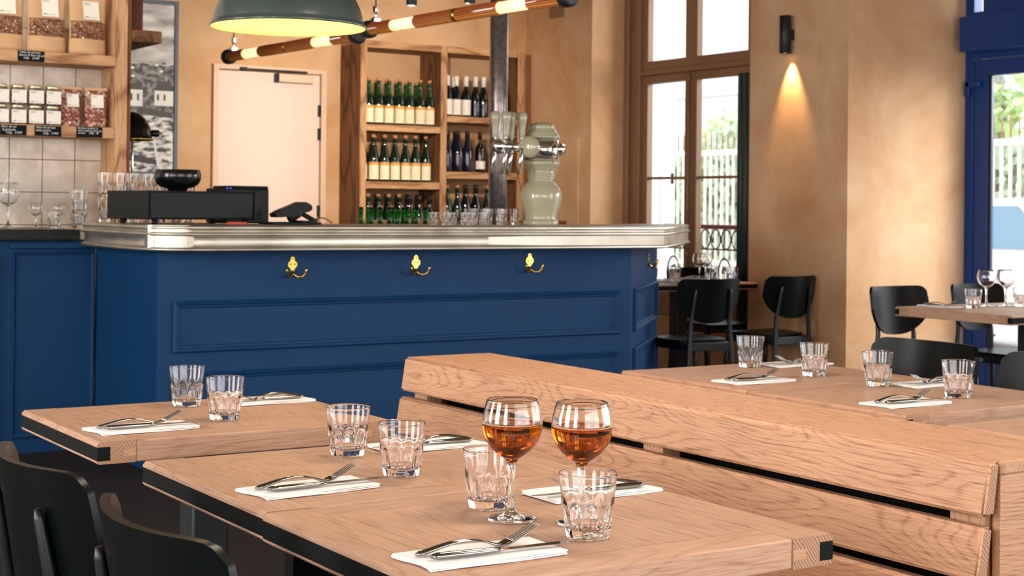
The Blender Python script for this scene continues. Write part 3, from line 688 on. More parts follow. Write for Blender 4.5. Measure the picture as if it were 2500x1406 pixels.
# ================================================================ CHAIRS (built facing local +Y)
def chair_proto():
    t = thing('dining_chair', 'c', 'chair', (0, 0, 0))
    # seat
    m = MB(); n = 14; g = {}
    def sxy(i, j):
        u, v = -1+2*i/n, -1+2*j/n; w = .205+.02*v; k = 1-.10*(abs(u)**3)*(abs(v)**3)
        return u*w*k, v*.205*k
    for i in range(n+1):
        for j in range(n+1):
            x, y = sxy(i, j); z = .452-.012*(1-(x/.22)**2)*(1-((y+.02)/.24)**2)-.006*max(0, y-.15)/.055
            g[i, j, 1] = m.bm.verts.new((x, y, z)); g[i, j, 0] = m.bm.verts.new((x, y, z-.014))
    for i in range(n):
        for j in range(n):
            m.bm.faces.new((g[i, j, 1], g[i+1, j, 1], g[i+1, j+1, 1], g[i, j+1, 1])).smooth = True
            m.bm.faces.new((g[i, j, 0], g[i, j+1, 0], g[i+1, j+1, 0], g[i+1, j, 0])).smooth = True
    for i in range(n):
        for j in (0, n):
            m.bm.faces.new((g[i, j, 0], g[i+1, j, 0], g[i+1, j, 1], g[i, j, 1])); m.bm.faces.new((g[j, i, 0], g[j, i+1, 0], g[j, i+1, 1], g[j, i, 1]))
    m.build('seat', 'chair', t, autosmooth=40)
    # curved plywood back
    m = MB(); NX, NZ = 30, 12; g = {}; TK = .015
    for i in range(NX+1):
        s = -1+2*i/NX; a = abs(s)
        zb = .553+.115*a**2.6+.03*a**12; zt = .828-.028*a**18-.004*(1-a*a)
        for j in range(NZ+1):
            q = j/NZ; z = zb+(zt-zb)*q
            hw = .224*(1-.035*((z-.69)/.13)**2)
            x = s*hw; y = -.268+1.32*x*x-.16*(z-.62)
            nx = 2*1.32*x; ln = math.hypot(1, nx)
            g[i, j, 0] = m.bm.verts.new((x, y, z)); g[i, j, 1] = m.bm.verts.new((x+nx/ln*TK, y-TK/ln, z-.0))
    for i in range(NX):
        for j in range(NZ):
            m.bm.faces.new((g[i, j, 0], g[i+1, j, 0], g[i+1, j+1, 0], g[i, j+1, 0])).smooth = True
            m.bm.faces.new((g[i, j, 1], g[i, j+1, 1], g[i+1, j+1, 1], g[i+1, j, 1])).smooth = True
    for i in range(NX):
        for j in (0, NZ): m.bm.faces.new((g[i, j, 0], g[i+1, j, 0], g[i+1, j, 1], g[i, j, 1])).smooth = True
    for j in range(NZ):
        for i in (0, NX): m.bm.faces.new((g[i, j, 0], g[i, j+1, 0], g[i, j+1, 1], g[i, j, 1])).smooth = True
    m.build('backrest', 'chair', t, autosmooth=50)
    for s in (-1, 1):
        m = MB(); xs = s*.125
        yb = lambda z: -.268+1.32*xs*xs-.16*(z-.62)-TK-.011
        lx = lambda z: s*(.178-.066*z)
        m.tube([(lx(0), -.268, 0), (lx(.25), -.264, .25), (lx(.45), -.262, .45)]+[(lx(z), -.268+1.32*lx(z)**2-.16*(z-.62)-TK-.0115, z) for z in (.56, .66, .745, .762)], .013, 12, rad=[.011, .0145, .0155, .0135, .011, .009, .005]); m.build('leg', 'chair_leg', t)
        m = MB(); m.tube([(s*.195, .185, 0), (s*.178, .165, .25), (s*.165, .15, .44)], .013, 12, rad=[.011, .015, .0165]); m.build('leg', 'chair_leg', t)
    m = MB(); m.box((-.15, -.272, .385), (.15, -.25, .435), .004); m.box((-.16, .14, .385), (.16, .16, .435), .004); m.box((-.160, -.26, .385), (-.140, .15, .435), .004); m.box((.140, -.26, .385), (.160, .15, .435), .004); m.build('seat_frame', 'chair_leg', t)
    return t
CH = chair_proto(); R_ = math.radians
for (x, y, rz, lab) in (
    (.992, 2.596, -90, 'black plywood chair at the left edge of the picture, at the middle left table'),
    (.990, 2.025, -90, 'black plywood chair in the lower left foreground at the nearest table'),
    (3.60, 3.49, 90, 'black chair whose back shows behind the third tumbler of the right row'),
    (3.575, 2.93, 90, 'black chair cut by the right edge, behind the rightmost tumbler'),
    (6.525, 5.87, 180, 'black chair with concave back catching the light, left of the door-side table'),
    (7.215, 5.90, 180, 'black plywood chair behind the two empty wine glasses at the door-side table'),
    (6.13, 7.50, -6, 'black chair seen from behind in front of the tall window, beside the bar'),
    (6.875, 7.615, 2, 'black plywood chair seen from behind under the wall spotlight'),
    (7.12, 8.42, 180, 'black plywood chair on the far side of the window table, below the balcony scrolls')):
    place(CH, (x, y, 0), R_(rz), lab, 'black plywood dining chairs')

# ================================================================ GLASSWARE
def tumbler_mesh(seg=60):
    m = MB(); outer = []
    NF = 10
    def ro(z): return .0342+(.0447-.0342)*(z/.098)+(.0012*math.exp(-((z-.048)/.005)**2))
    def rf(r, h, t):
        if h > .054: return r
        k = (t % (2*PI/NF))-PI/NF
        a = .0312+.0088*(h/.047)
        return min(r, a/math.cos(k))
    prof = [(0, .0022), (.027, .0015), (.0315, 0)]
    prof += [(ro(z), z) for z in (.0012, .006, .012, .02, .028, .034, .039, .042, .045, .048, .051, .054, .058, .064, .072, .082, .092, .0965)]
    prof += [(.0443, .0978), (.0435, .0980), (.0430, .0972)]
    inner = [(.0428, .092), (.0417, .080), (.0401, .066), (.0388, .055), (.0366, .047), (.0338, .038), (.0318, .028), (.030, .019), (.026, .0145), (.015, .0128), (0, .0125)]
    m.lathe(prof+inner, seg, rf=lambda r, h, t: rf(r, h, t) if (r, h) not in inner_s else r*(1+(.055*math.cos(NF*t+PI) if .013 < h < .05 else 0)), cap=False)
    return m
inner_s = {(.0428, .092), (.0417, .080), (.0401, .066), (.0388, .055), (.0366, .047), (.0338, .038), (.0318, .028), (.030, .019), (.026, .0145), (.015, .0128)}
TM = tumbler_mesh().build('tumbler', 'glass', autosmooth=22); tag(TM, 't', 'glass')
ZT = .7506
TG = 'faceted tumblers on the tables'
tum = [(1.357, 2.170, 'faceted tumbler directly behind the stem of the left amber drink'), (1.366, 1.902, 'nearest faceted tumbler, in front of the right amber drink'),
 (1.3935, 2.763, 'rear tumbler of the pair on the middle table of the left row'), (1.3775, 2.510, 'front tumbler of the pair on the middle table of the left row'),
 (1.388, 3.631, 'left tumbler of the pair on the far left table, in front of the navy bar'), (1.378, 3.362, 'right tumbler of the pair on the far left table'),
 (3.282, 3.697, 'tumbler at the far left of the right row, in front of the black chair legs'), (3.280, 3.407, 'tumbler below the wall corner, second from the left in the right row'),
 (3.261, 3.131, 'tumbler in front of the dark chair back, third from the left in the right row'), (3.257, 2.835, 'rightmost tumbler on the tables right of the bench'),
 (6.335, 5.42, 'tumbler left of the two empty wine glasses on the door-side table'), (6.70, 5.41, 'tumbler at the right edge on the door-side table'),
 (6.34, 8.13, 'tumbler on the window table just right of the bar corner'), (6.44, 8.36, 'rear tumbler on the window table beside the bar corner'),
 (6.70, 8.33, 'tumbler on the window table above the nearer black chair back'), (7.02, 8.10, 'tumbler at the right end of the window table by the wall'), (7.05, 8.36, 'rear tumbler at the right end of the window table')]
for i, (x, y, lab) in enumerate(tum): place(TM, (x, y, ZT), .31+i*.77, lab, TG)

def wine_proto(full):
    t = thing('wine_glass', 'w', 'wine glass', (0, 0, 0))
    m = MB()
    prof = [(0, .0006), (.030, .0), (.0395, .0004), (.0402, .0016), (.039, .0024), (.028, .0038), (.016, .0068), (.009, .012), (.0062, .022), (.0052, .04), (.0050, .06), (.0056, .078), (.0075, .090), (.0120, .0975), (.022, .1035), (.034, .1135), (.0430, .127), (.0480, .142), (.0488, .154), (.0470, .169), (.0440, .181), (.0410, .1905), (.0406, .1918), (.0398, .1918)]
    inn = [(.0396, .1905), (.0427, .181), (.0457, .169), (.0474, .154), (.0466, .142), (.0416, .127), (.0326, .1145), (.0205, .1052), (.010, .1012), (0, .1003)]
    m.lathe(prof+inn, 48, cap=False); bowl = m.build('bowl_and_stem', 'glass', t)
    if full:
        m = MB(); e = .0004
        lq = [(0, .1003-.0002), (.010, .1010), (.0207, .1049), (.0329, .1142), (.0420, .1268), (.0470, .142), (.0477, .150), (.0476, .1533), (.046, .1528), (0, .1526)]
        m.lathe(lq, 48, cap=False); m.build('drink', 'cider', t)
        m = MB(); m.lathe([(.0450, .1529), (.0474, .1534), (.0473, .1552), (.0462, .1536), (.0450, .1532)], 48, cap=False); m.build('foam_line', 'foam', t)
    return t
WF = wine_proto(True); WE = wine_proto(False)
for nm in ('w1',): pass
place(WF, (1.338, 2.072, ZT), 0, 'left balloon glass half full of amber drink on the nearest table', 'balloon glasses of amber drink')
place(WF, (1.4165, 1.990, ZT), 0, 'right balloon glass half full of amber drink, behind the nearest tumbler', 'balloon glasses of amber drink')
for x, y, lab in ((6.514, 5.486, 'left empty balloon glass on the door-side table'), (6.645, 5.469, 'right empty balloon glass on the door-side table'),
    (6.31, 8.40, 'empty balloon glass on the window table beside the bar corner'), (6.83, 8.22, 'empty balloon glass in the middle of the window table'), (6.95, 8.30, 'empty balloon glass right of the middle of the window table')):
    place(WE, (x, y, ZT), 0, lab, 'empty balloon glasses on tables')

# ================================================================ PLACE SETTINGS (local x = towards the fork tines)
def napkin_proto():
    m = MB(); n = 10
    for k, (dz, sh) in enumerate(((0, 0), (.0023, -.0014), (.0046, .0008))):
        top, bot = [], []
        for i in range(n+1):
            u = i/n; row = []
            for j in range(6):
                v = j/5; x = -.112+u*.224+sh; y = -.052+v*.104
                if u == 0: x += .006*math.sin(v*PI*1.6)
                z = dz+.0006*math.sin(u*7+v*3+k)
                row.append((m.bm.verts.new((x, y, z+.0019+.0006)), m.bm.verts.new((x, y, z+.0006))))
            top.append(row)
        for i in range(n):
            for j in range(5):
                a, b_, c, d = top[i][j], top[i+1][j], top[i+1][j+1], top[i][j+1]
                m.bm.faces.new((a[0], b_[0], c[0], d[0])).smooth = True; m.bm.faces.new((d[1], c[1], b_[1], a[1])).smooth = True
            for j in (0, 5): m.bm.faces.new((top[i][j][0], top[i+1][j][0], top[i+1][j][1], top[i][j][1]))
        for j in range(5):
            for i in (0, n): m.bm.faces.new((top[i][j][0], top[i][j+1][0], top[i][j+1][1], top[i][j][1]))
    return m.build('napkin', 'napkin', autosmooth=40)
NP = tag(napkin_proto(), 'n', 'napkin')
def fork_proto():
    """handle end at x=0, tines to +x; rests at its handle end and the heel of the bowl"""
    t = thing('fork', 'f', 'fork')
    zc = lambda x: .0026+.0125*math.sin(min(1, max(0, x/.138))**1.25*PI) if x < .138 else .0026+.026*((x-.138)/.062)**1.4
    m = MB(); pts, rad, flt = [], [], []
    for i in range(22):
        x = .004+i*(.138-.004)/21; pts.append((x, 0, zc(x)))
        u = x/.138; rad.append(.0034+.0046*max(0, 1-u*1.25)**.7 if u < .8 else .0034+.0030*((u-.8)/.2)**2); flt.append(.5)
    rad[0] = .0045; m.tube(pts, .004, 12, flat=flt, rad=rad); m.build('handle', 'steel', t)
    m = MB()  # bowl plate
    rows = []
    for i in range(7):
        x = .134+i*.004; w = .0058+.0062*min(1, i/3.2); z = zc(x)
        rows.append([[m.bm.verts.new((x, -w+2*w*j/6, z+dz-.0015*(1-((j-3)/3)**2))) for j in range(7)] for dz in (0, .0016)])
    for i in range(6):
        for j in range(6):
            m.bm.faces.new((rows[i][0][j], rows[i+1][0][j], rows[i+1][0][j+1], rows[i][0][j+1])).smooth = True
            m.bm.faces.new((rows[i][1][j], rows[i][1][j+1], rows[i+1][1][j+1], rows[i+1][1][j])).smooth = True
        for j in (0, 6): m.bm.faces.new((rows[i][0][j], rows[i+1][0][j], rows[i+1][1][j], rows[i][1][j]))
    for i in (0, 6):
        for j in range(6): m.bm.faces.new((rows[i][0][j], rows[i][0][j+1], rows[i][1][j+1], rows[i][1][j]))
    hd = m.build('head', 'steel', t)
    for k in range(4):
        y = -.0102+k*.0068; m = MB()
        m.tube([(x, y*(1-.03*(x-.157)/.045), zc(x)+.0008) for x in (.156, .166, .176, .186, .195, .201)], .0012, 8, rad=[.0017, .0015, .0014, .0013, .0011, .0005], flat=.8); m.build('tine', 'steel', hd)
    return t
def knife_proto():
    t = thing('knife', 'k', 'knife'); m = MB(); pts, rad, flt = [], [], []
    for i in range(14):
        x = .002+i*.113/13; u = i/13; pts.append((x, 0, .0052)); rad.append(.0050 if i == 0 else .0078-.0022*u+(.0012*math.sin(u*PI))); flt.append(.6)
    rad[-1] = .0040; m.tube(pts, .005, 12, flat=flt, rad=rad); m.build('handle', 'steel', t)
    m = MB(); top, bot = [], []
    for i in range(16):
        x = .112+i*.122/15; u = i/15; w1 = .0045+.0035*math.sin(min(1, u*1.3)*PI*.5); w0 = -.0045
        if u > .75: q = (u-.75)/.25; w1 = w1*(1-q**2)+w0*.6*q**2
        top.append((m.bm.verts.new((x, w1, .0058)), m.bm.verts.new((x, w0, .0052)), m.bm.verts.new((x, w1, .0046)), m.bm.verts.new((x, w0, .0040))))
    for a, b_ in zip(top, top[1:]):
        m.bm.faces.new((a[0], a[1], b_[1], b_[0])); m.bm.faces.new((a[2], b_[2], b_[3], a[3])); m.bm.faces.new((a[0], b_[0], b_[2], a[2])); m.bm.faces.new((a[1], a[3], b_[3], b_[1]))
    for e in (top[0], top[-1]): m.bm.faces.new((e[0], e[1], e[3], e[2]))
    m.build('blade', 'blade', t); return t
FK, KN = fork_proto(), knife_proto()
def setting(cx, cy_, rz, where, flip=False):
    c, s = math.cos(rz), math.sin(rz)
    def W_(x, y): return (cx+x*c-y*s, cy_+x*s+y*c)
    place(NP, (cx, cy_, .7502), rz, 'folded white paper napkin '+where, 'napkins of the place settings')
    x, y = W_(-.104, .012 if not flip else .008); place(FK, (x, y, .7578), rz-.02+(0 if not flip else .06), 'steel fork with raised tines '+where, 'forks of the place settings')
    x, y = W_(-.094, -.017 if not flip else .030); place(KN, (x, y, .7578), rz+(-.06 if not flip else -.03), 'steel knife '+where, 'knives of the place settings')
setting(1.161, 1.874, -.02, 'at the front left of the nearest table')
setting(1.582, 2.192, PI+.02, 'at the bench side of the nearest table', True)
setting(1.170, 2.464, .08, 'at the chair side of the middle left table')
setting(1.588, 2.785, PI+.03, 'at the bench side of the middle left table', True)
setting(1.160, 3.300, .05, 'at the chair side of the far left table')
setting(1.586, 3.612, PI+.04, 'at the bench side of the far left table', True)
setting(3.012, 3.372, -.02, 'at the bench side of the far right-hand table')
setting(3.455, 3.675, PI, 'behind the leftmost tumbler of the right-hand row', True)
setting(3.018, 2.797, .0, 'at the bench side of the second right-hand table')
setting(3.42, 3.075, PI, 'between the two right-hand tumblers of the right row', True)
setting(6.245, 5.56, -PI/2, 'at the left end of the door-side table')
setting(7.05, 5.56, -PI/2, 'at the right end of the door-side table')
setting(6.52, 8.12, PI/2, 'on the window table beside the bar corner')
setting(7.0, 8.47, -PI/2, 'at the right end of the window table')

# ================================================================ BAR
bar = thing('bar_counter', 'navy blue panelled bar counter with moulded frames and a canted right end', 'bar counter', (0, 0, 0))
m = MB(); m.prism([(2.47, 7.755), (2.47, 6.85), (5.2, 6.85), (6.05, 7.70), (5.82, 7.93), (4.9, 7.25), (2.9, 7.25), (2.9, 7.755)], 0, 1.04); m.build('body', 'blue', bar)
def frame_on(p0, d, s0, s1, z0, z1, parent, w=.036, out=.022, nrm=None, name='panel_moulding', mat='blue'):
    """moulded rectangular frame lying on a vertical face: p0 + d*s, outward normal nrm"""
    P0, Dv, Nv = Vector((*p0, 0)), Vector((*d, 0)), Vector((*nrm, 0)); m = MB()
    pr = [(0, 0), (0, out*.6), (w*.2, out), (w*.5, out*.8), (w*.62, out*.45), (w*.85, out*.4), (w, 0)]
    loops = []
    for o_, h in pr:
        loops.append([m.bm.verts.new(P0+Dv*a+Uv*b_+Nv*h) for a, b_ in ((s0+o_, z0+o_), (s1-o_, z0+o_), (s1-o_, z1-o_), (s0+o_, z1-o_))])
    for A1, B1 in zip(loops, loops[1:]):
        for i in range(4): m.bm.faces.new((A1[i], A1[(i+1) % 4], B1[(i+1) % 4], B1[i]))
    return m.build(name, mat, parent)
frame_on((0, 6.851), (1, 0), 2.545, 5.128, .555, .796, bar, nrm=(0, -1))
frame_on((0, 6.851), (1, 0), 2.545, 5.128, .10, .462, bar, nrm=(0, -1))
q = math.sqrt(.5)
frame_on((5.2, 6.85), (q, q), .085, 1.13, .555, .796, bar, nrm=(q, -q))
frame_on((5.2, 6.85), (q, q), .085, 1.13, .10, .462, bar, nrm=(q, -q))
def hook(p, ang):
    """double coat hook; ang rotates its outward direction from -Y"""
    m = MB()
    pl = [(0, .055), (.009, .050), (.012, .040), (.011, .034), (.020, .028), (.026, .018), (.024, .006), (.014, -.004), (.008, -.014), (.010, -.028), (0, -.034)]
    pl = pl+[(-x, z) for x, z in reversed(pl[1:-1])]
    a = [m.bm.verts.new((x, 0, z)) for x, z in pl]; b_ = [m.bm.verts.new((x*.93, -.006, z*.96)) for x, z in pl]
    m.bm.faces.new(a); m.bm.faces.new(list(reversed(b_)))
    for i in range(len(pl)): j = (i+1) % len(pl); m.bm.faces.new((a[i], a[j], b_[j], b_[i]))
    h = m.build('coat_hook', 'brass', bar, loc=p); h.rotation_euler = (0, 0, ang); h['label'] = 'brass coat hook'
    for s in (-1, 1):
        m = MB(); pts = [(0, -.006, -.018), (s*.008, -.014, -.036), (s*.022, -.026, -.046), (s*.038, -.040, -.044), (s*.048, -.050, -.030), (s*.052, -.054, -.012), (s*.052, -.055, 0)]
        m.tube(pts, .005, 10, rad=[.006, .0055, .005, .005, .005, .006, .003]); m.build('prong', 'brass', h)
    m = MB()
    for x, z in ((0, .042), (-.012, .016), (.012, .016)): m.lathe([(0, -.0085), (.004, -.0082), (.004, -.006)], 10, (x, 0, z), 1, cap=False)
    m.build('screw', 'dark_metal', h)
for x, z in ((3.145, .945), (3.828, .947), (4.52, .950)): hook((x, 6.85, z), 0)
hook((5.72, 7.37, .94), PI/4)
# pewter top: moulded lip swept round the front, plus the flat top
bt2 = thing('pewter_worktop', 'pewter bar worktop with deep moulded edge and rounded left corner', 'worktop', (0, 0, 0))
r = .30; path = [(2.38, 7.70)]
for k in range(29): a = PI+k*(PI/2)/28; path.append((2.38+r+r*math.cos(a), 6.66+r+r*math.sin(a)))
path += [(5.28, 6.66), (6.225, 7.605)]
prof = [(-.05, 1.150), (-.008, 1.150), (0, 1.147), (.003, 1.140), (.002, 1.133), (-.004, 1.129), (-.009, 1.125), (-.009, 1.122), (.002, 1.117), (.008, 1.112), (.008, 1.106), (.002, 1.101), (-.010, 1.0985), (-.013, 1.094), (-.013, 1.056), (-.009, 1.051), (.002, 1.048), (.009, 1.042), (.010, 1.036), (.004, 1.031), (-.01, 1.030), (-.05, 1.030)]
prof = [(-o, z) for o, z in prof]
prof = [(-o, z) for o, z in prof]
# travel direction is +X along the front, so the outward side (-Y) is the right-hand normal
m = MB(); m.sweep(path, prof, smooth=True, capends=True); m.build('edge_moulding', 'zinc', bt2, autosmooth=60)
m = MB()
inner = [(5.98, 7.85), (4.93, 7.34), (3.0, 7.34), (3.0, 7.70)]
m.prism([(p[0], p[1]) for p in path]+inner, 1.041, 1.1495)
# pull the flat top slightly inside the moulding
for v in m.bm.verts:
    if v.co.y < 7.3 and v.co.x < 5.25: v.co.y = max(v.co.y, 6.69+.0)
    if v.co.x < 2.42: v.co.x = 2.41
m.build('top_sheet', 'zinc', bt2)

# staff counter on the left
cb = thing('staff_cabinet', 'navy blue panelled cabinet under the black worktop at the left edge', 'cabinet', (0, 0, 0))
m = MB(); m.box((.6, 7.75, .0), (2.466, 8.415, 1.057)); m.build('body', 'blue', cb)
m = MB(); m.box((2.03, 7.718, 1.018), (2.43, 7.75, 1.048), .003); m.build('drawer', 'blue', cb)
for a, b_ in ((2.05, 2.455), (1.55, 1.97), (1.08, 1.50)):
    m = MB(); m.box((a, 7.738, .08), (b_, 7.75, .998), .002); d = m.build('door', 'blue', cb)
    frame_on((0, 7.738), (1, 0), a, b_, .08, .998, d, w=.016, out=.012, nrm=(0, -1), name='moulding')
wt = thing('black_worktop', 'polished black stone worktop on the navy staff cabinet', 'worktop', (0, 0, 0))
m = MB(); m.box((.6, 7.69, 1.058), (2.37, 8.415, 1.112), .004); m.build('slab', 'black_stone', wt)

# ================================================================ TILED-WALL SHELVES
su = thing('wall_shelving', 'rough light-wood shelving with thick post on the tiled wall, top left', 'shelving', (0, 0, 0))
m = MB(); m.box((2.70, 8.17, 1.152), (2.765, 8.419, 3.0), .003); m.build('post', 'rough_z', su)
for z0, z1 in ((1.983, 2.042), (1.594, 1.655)):
    m = MB(); m.box((1.2, 8.17, z0), (2.699, 8.419, z1), .004); m.build('shelf_board', 'rough_x', su)
m = MB(); m.box((2.791, 8.18, 2.128), (2.962, 9.0, 2.195), .008); m.build('side_shelf', 'walnut_y', su)
m = MB(); m.box((2.766, 8.19, 1.15), (2.79, 8.5, 3.0)); m.build('post_cladding', 'walnut_z', su)
# amber jar on the side shelf
aj = thing('amber_jar', 'tall brown glass jar on the dark side shelf beside the post', 'jar', (2.835, 8.30, 2.1955))
m = MB(); m.box((-.045, -.045, 0), (.045, .045, .27), .01, 3); m.build('body', 'amber', aj)
m = MB(); m.lathe([(0, .27), (.04, .27), (.042, .29), (0, .292)], 20); m.build('lid', 'dark_metal', aj)
def bag_mesh(w, h, d):
    """standing pouch: fat at the bottom, pinched flat at the top seam"""
    m = MB(); NU, NV = 12, 12; g = {}
    for k, sg in enumerate((-1, 1)):
        for i in range(NU+1):
            for j in range(NV+1):
                u = -1+2*i/NU; v = j/NV
                th = d/2*(1-v**1.6)*(1-abs(u)**3.5)*(.75+.25*math.cos(u*2+v*5))
                ww = w/2*(1-.05*math.sin(v*PI)+.02*v)
                g[k, i, j] = m.bm.verts.new((u*ww, sg*(th+.0015), v*h))
    for k in (0, 1):
        for i in range(NU):
            for j in range(NV): m.bm.faces.new((g[k, i, j], g[k, i+1, j], g[k, i+1, j+1], g[k, i, j+1])).smooth = True
    for i in range(NU):
        for j in (0, NV): m.bm.faces.new((g[0, i, j], g[0, i+1, j], g[1, i+1, j], g[1, i, j]))
    for j in range(NV):
        for i in (0, NU): m.bm.faces.new((g[0, i, j], g[0, i, j+1], g[1, i, j+1], g[1, i, j]))
    return m
def label_part(parent, w, h, x, y, z, tilt=0, name='label'):
    """white label with small dark mark and lines of grey print; faces -Y"""
    m = MB(); m.quad([(x-w/2, y, z), (x+w/2, y, z), (x+w/2, y+tilt, z+h), (x-w/2, y+tilt, z+h)]); m.quad([(x-w/2, y+.001, z), (x+w/2, y+.001, z), (x+w/2, y+.001+tilt, z+h), (x-w/2, y+.001+tilt, z+h)])
    e = -.0006; m.mi = 1
    zz = lambda t: y+e+tilt*((t-z)/h)
    def poly(pts): m.quad([(x-w/2+a*w, zz(z+b_*h), z+b_*h) for a, b_ in pts])
    for k in range(3): a = .08+k*.07; poly([(a, .10), (a+.05, .10), (a+.085, .17-.02*(k % 2)), (a+.04, .17)])
    m.mi = 2
    for k in range(3): poly([(.08, .90-k*.055), (.50-.1*(k % 2), .90-k*.055), (.50-.1*(k % 2), .925-k*.055), (.08, .925-k*.055)])
    poly([(.36, .11), (.82, .11), (.82, .135), (.36, .135)])
    return m.build(name, ['white_label', 'label_ink', 'label_grey'], parent)
def kraft_proto():
    t = thing('kraft_bag', 'k', 'bag'); bag_mesh(.205, .33, .085).build('pouch', 'kraft', t)
    m = MB(); NU = 12; rows = []
    for j in range(10):
        v = .26+.29*j/9; row = []
        for i in range(NU+1):
            u = -.96+1.92*i/NU; th = .0425*(1-v**1.6)*(1-abs(u)**3.5)*(.75+.25*math.cos(u*2+v*5)); row.append(m.bm.verts.new((u*.1025*(1-.05*math.sin(v*PI)+.02*v), -(th+.0032), v*.33)))
        rows.append(row)
    for a, b_ in zip(rows, rows[1:]):
        for i in range(NU): m.bm.faces.new((a[i], a[i+1], b_[i+1], b_[i])).smooth = True
    m.build('clear_window', 'crumble', t)
    label_part(t, .088, .100, .012, -.0340, .190, tilt=.024)
    return t
KB = kraft_proto()
for i, (x, lab) in enumerate(((2.118, 'kraft paper pouch with brown biscuits cut by the left edge of the picture'), (2.342, 'middle kraft paper pouch on the top shelf'), (2.562, 'kraft paper pouch on the top shelf nearest the wooden post'))):
    place(KB, (x, 8.235, 2.0425), .0+.05*(i-1), lab, 'kraft pouches on the top shelf')
def jar_proto():
    t = thing('salt_jar', 's', 'jar'); m = MB()
    m.box((-.041, -.041, 0), (.041, .041, .082), .012, 3); m.build('body', 'jar_salt', t)
    m = MB(); m.lathe([(0, .082), (.034, .082), (.036, .086), (.0375, .0875), (.0375, .100), (.036, .103), (0, .1035)], 28); m.build('lid', 'silver_lid', t)
    label_part(t, .076, .068, 0, -.0418, .008); return t
JR = jar_proto()
ordn = ['first', 'second', 'third', 'fourth', 'fifth', 'sixth', 'seventh', 'eighth', 'ninth']
for j, row in enumerate(('lower', 'upper')):
    for i in range(4): place(JR, (2.100+i*.0905, 8.225, 1.6555+j*.1045), 0, 'small square jar with white label, %s tier, %s from the left' % (row, ordn[i]), 'square jars stacked in two tiers')
def cara_proto():
    t = thing('caramel_bag', 's', 'bag'); bag_mesh(.118, .205, .06).build('pouch', 'caramel', t)
    m = MB(); m.box((-.060, -.004, .198), (.060, .004, .214), .002); m.build('folded_top', 'kraft', t)
    label_part(t, .066, .070, .004, -.0315, .105, tilt=.012); return t
CB = cara_proto()
place(CB, (2.475, 8.235, 1.6555), .06, 'clear bag of reddish sweets right beside the jars', 'clear bags of sweets'); place(CB, (2.612, 8.235, 1.6555), -.08, 'clear bag of reddish sweets nearest the post', 'clear bags of sweets')
def price_card(x0, x1, z0, z1, txt, lab, sz):
    t = thing('price_card', lab, 'sign', ((x0+x1)/2, 8.1685, z0), 0, 'black price cards on the shelf edges'); w = x1-x0; h = z1-z0
    m = MB(); m.box((-w/2, -.003, 0), (w/2, 0, h), .0008); m.build('card', 'slate', t)
    m = MB(); text_bits(m, txt, sz, (-w/2+.006, -.0036, h-sz*.85), (1, 0, 0), (0, 0, 1)); m.build('writing', 'chalk', t)
price_card(2.175, 2.314, 1.985, 2.041, 'Tuiles de sarrasin,\nbeurre & fleur de sel\n     120g    6,50€', 'black chalk price card on the top shelf edge', .0155)
price_card(2.088, 2.225, 1.596, 1.650, 'Fleur de sel\n & gomasio\n     125g   7,90€', 'black chalk price card at the left end of the lower shelf edge', .0165)
price_card(2.267, 2.407, 1.597, 1.651, 'Fleur de sel aux\nbaies poivre\n        125g   7,90€', 'black chalk price card under the middle of the jars', .0160)
price_card(2.488, 2.628, 1.597, 1.653, 'Bonbons caramel au\nbeurre salé & pointe de\nsarrasin     200g   7€', 'black chalk price card under the bags of sweets', .0135)
# glasses on the black worktop
place(WE, (2.118, 8.10, 1.1125), 0, 'large balloon glass on the black worktop at the left edge', 'glasses on the black worktop', (1.22, 1.22, 1.22))
place(WE, (2.266, 8.12, 1.1125), 0, 'small stemmed glass on the black worktop, left one', 'glasses on the black worktop', (.78, .78, .68))
place(WE, (2.385, 8.12, 1.1125), 0, 'small stemmed glass on the black worktop, right one', 'glasses on the black worktop', (.78, .78, .68))
place(TM, (2.33, 8.02, 1.1125), .4, 'straight tumbler between the two small stemmed glasses', 'glasses on the black worktop', (.8, .8, .9))
place(TM, (2.483, 8.09, 1.1125), .4, 'bottom tumbler of the stack of two beside the post', 'glasses on the black worktop', (1.08, 1.08, 1.3))
place(TM, (2.483, 8.09, 1.1125+.075), .9, 'top tumbler of the stack of two beside the post', 'glasses on the black worktop', (1.08, 1.08, 1.3))

# framed harbour photograph on the back wall
pf = thing('framed_photo', 'framed black and white harbour photograph on the back wall left of the door', 'picture', (0, 0, 0))
m = MB(); X0, X1, Z0, Z1 = 3.12, 4.075, 1.45, 2.74
m.box((X0, 10.905, Z0), (X0+.028, 10.95, Z1), .003); m.box((X1-.028, 10.905, Z0), (X1, 10.95, Z1), .003); m.box((X0+.028, 10.905, Z0), (X1-.028, 10.95, Z0+.028), .003); m.box((X0+.028, 10.905, Z1-.028), (X1-.028, 10.95, Z1), .003); m.build('frame', 'grey_blue', pf)
m = MB(); m.quad([(X0+.02, 10.925, Z0+.02), (X1-.02, 10.925, Z0+.02), (X1-.02, 10.925, Z1-.02), (X0+.02, 10.925, Z1-.02)])
def hs(x, z, w, h, rh):
    m.mi = 1; m.quad([(x, 10.922, z), (x+w, 10.922, z), (x+w, 10.922, z+h), (x, 10.922, z+h)])
    m.mi = 2; m.quad([(x-.01, 10.921, z+h), (x+w+.01, 10.921, z+h), (x+w-.03, 10.921, z+h+rh), (x+.03, 10.921, z+h+rh)])
    for k in range(max(1, int(w/.05))): m.quad([(x+.018+k*.05, 10.920, z+h*.35), (x+.034+k*.05, 10.920, z+h*.35), (x+.034+k*.05, 10.920, z+h*.75), (x+.018+k*.05, 10.920, z+h*.75)])
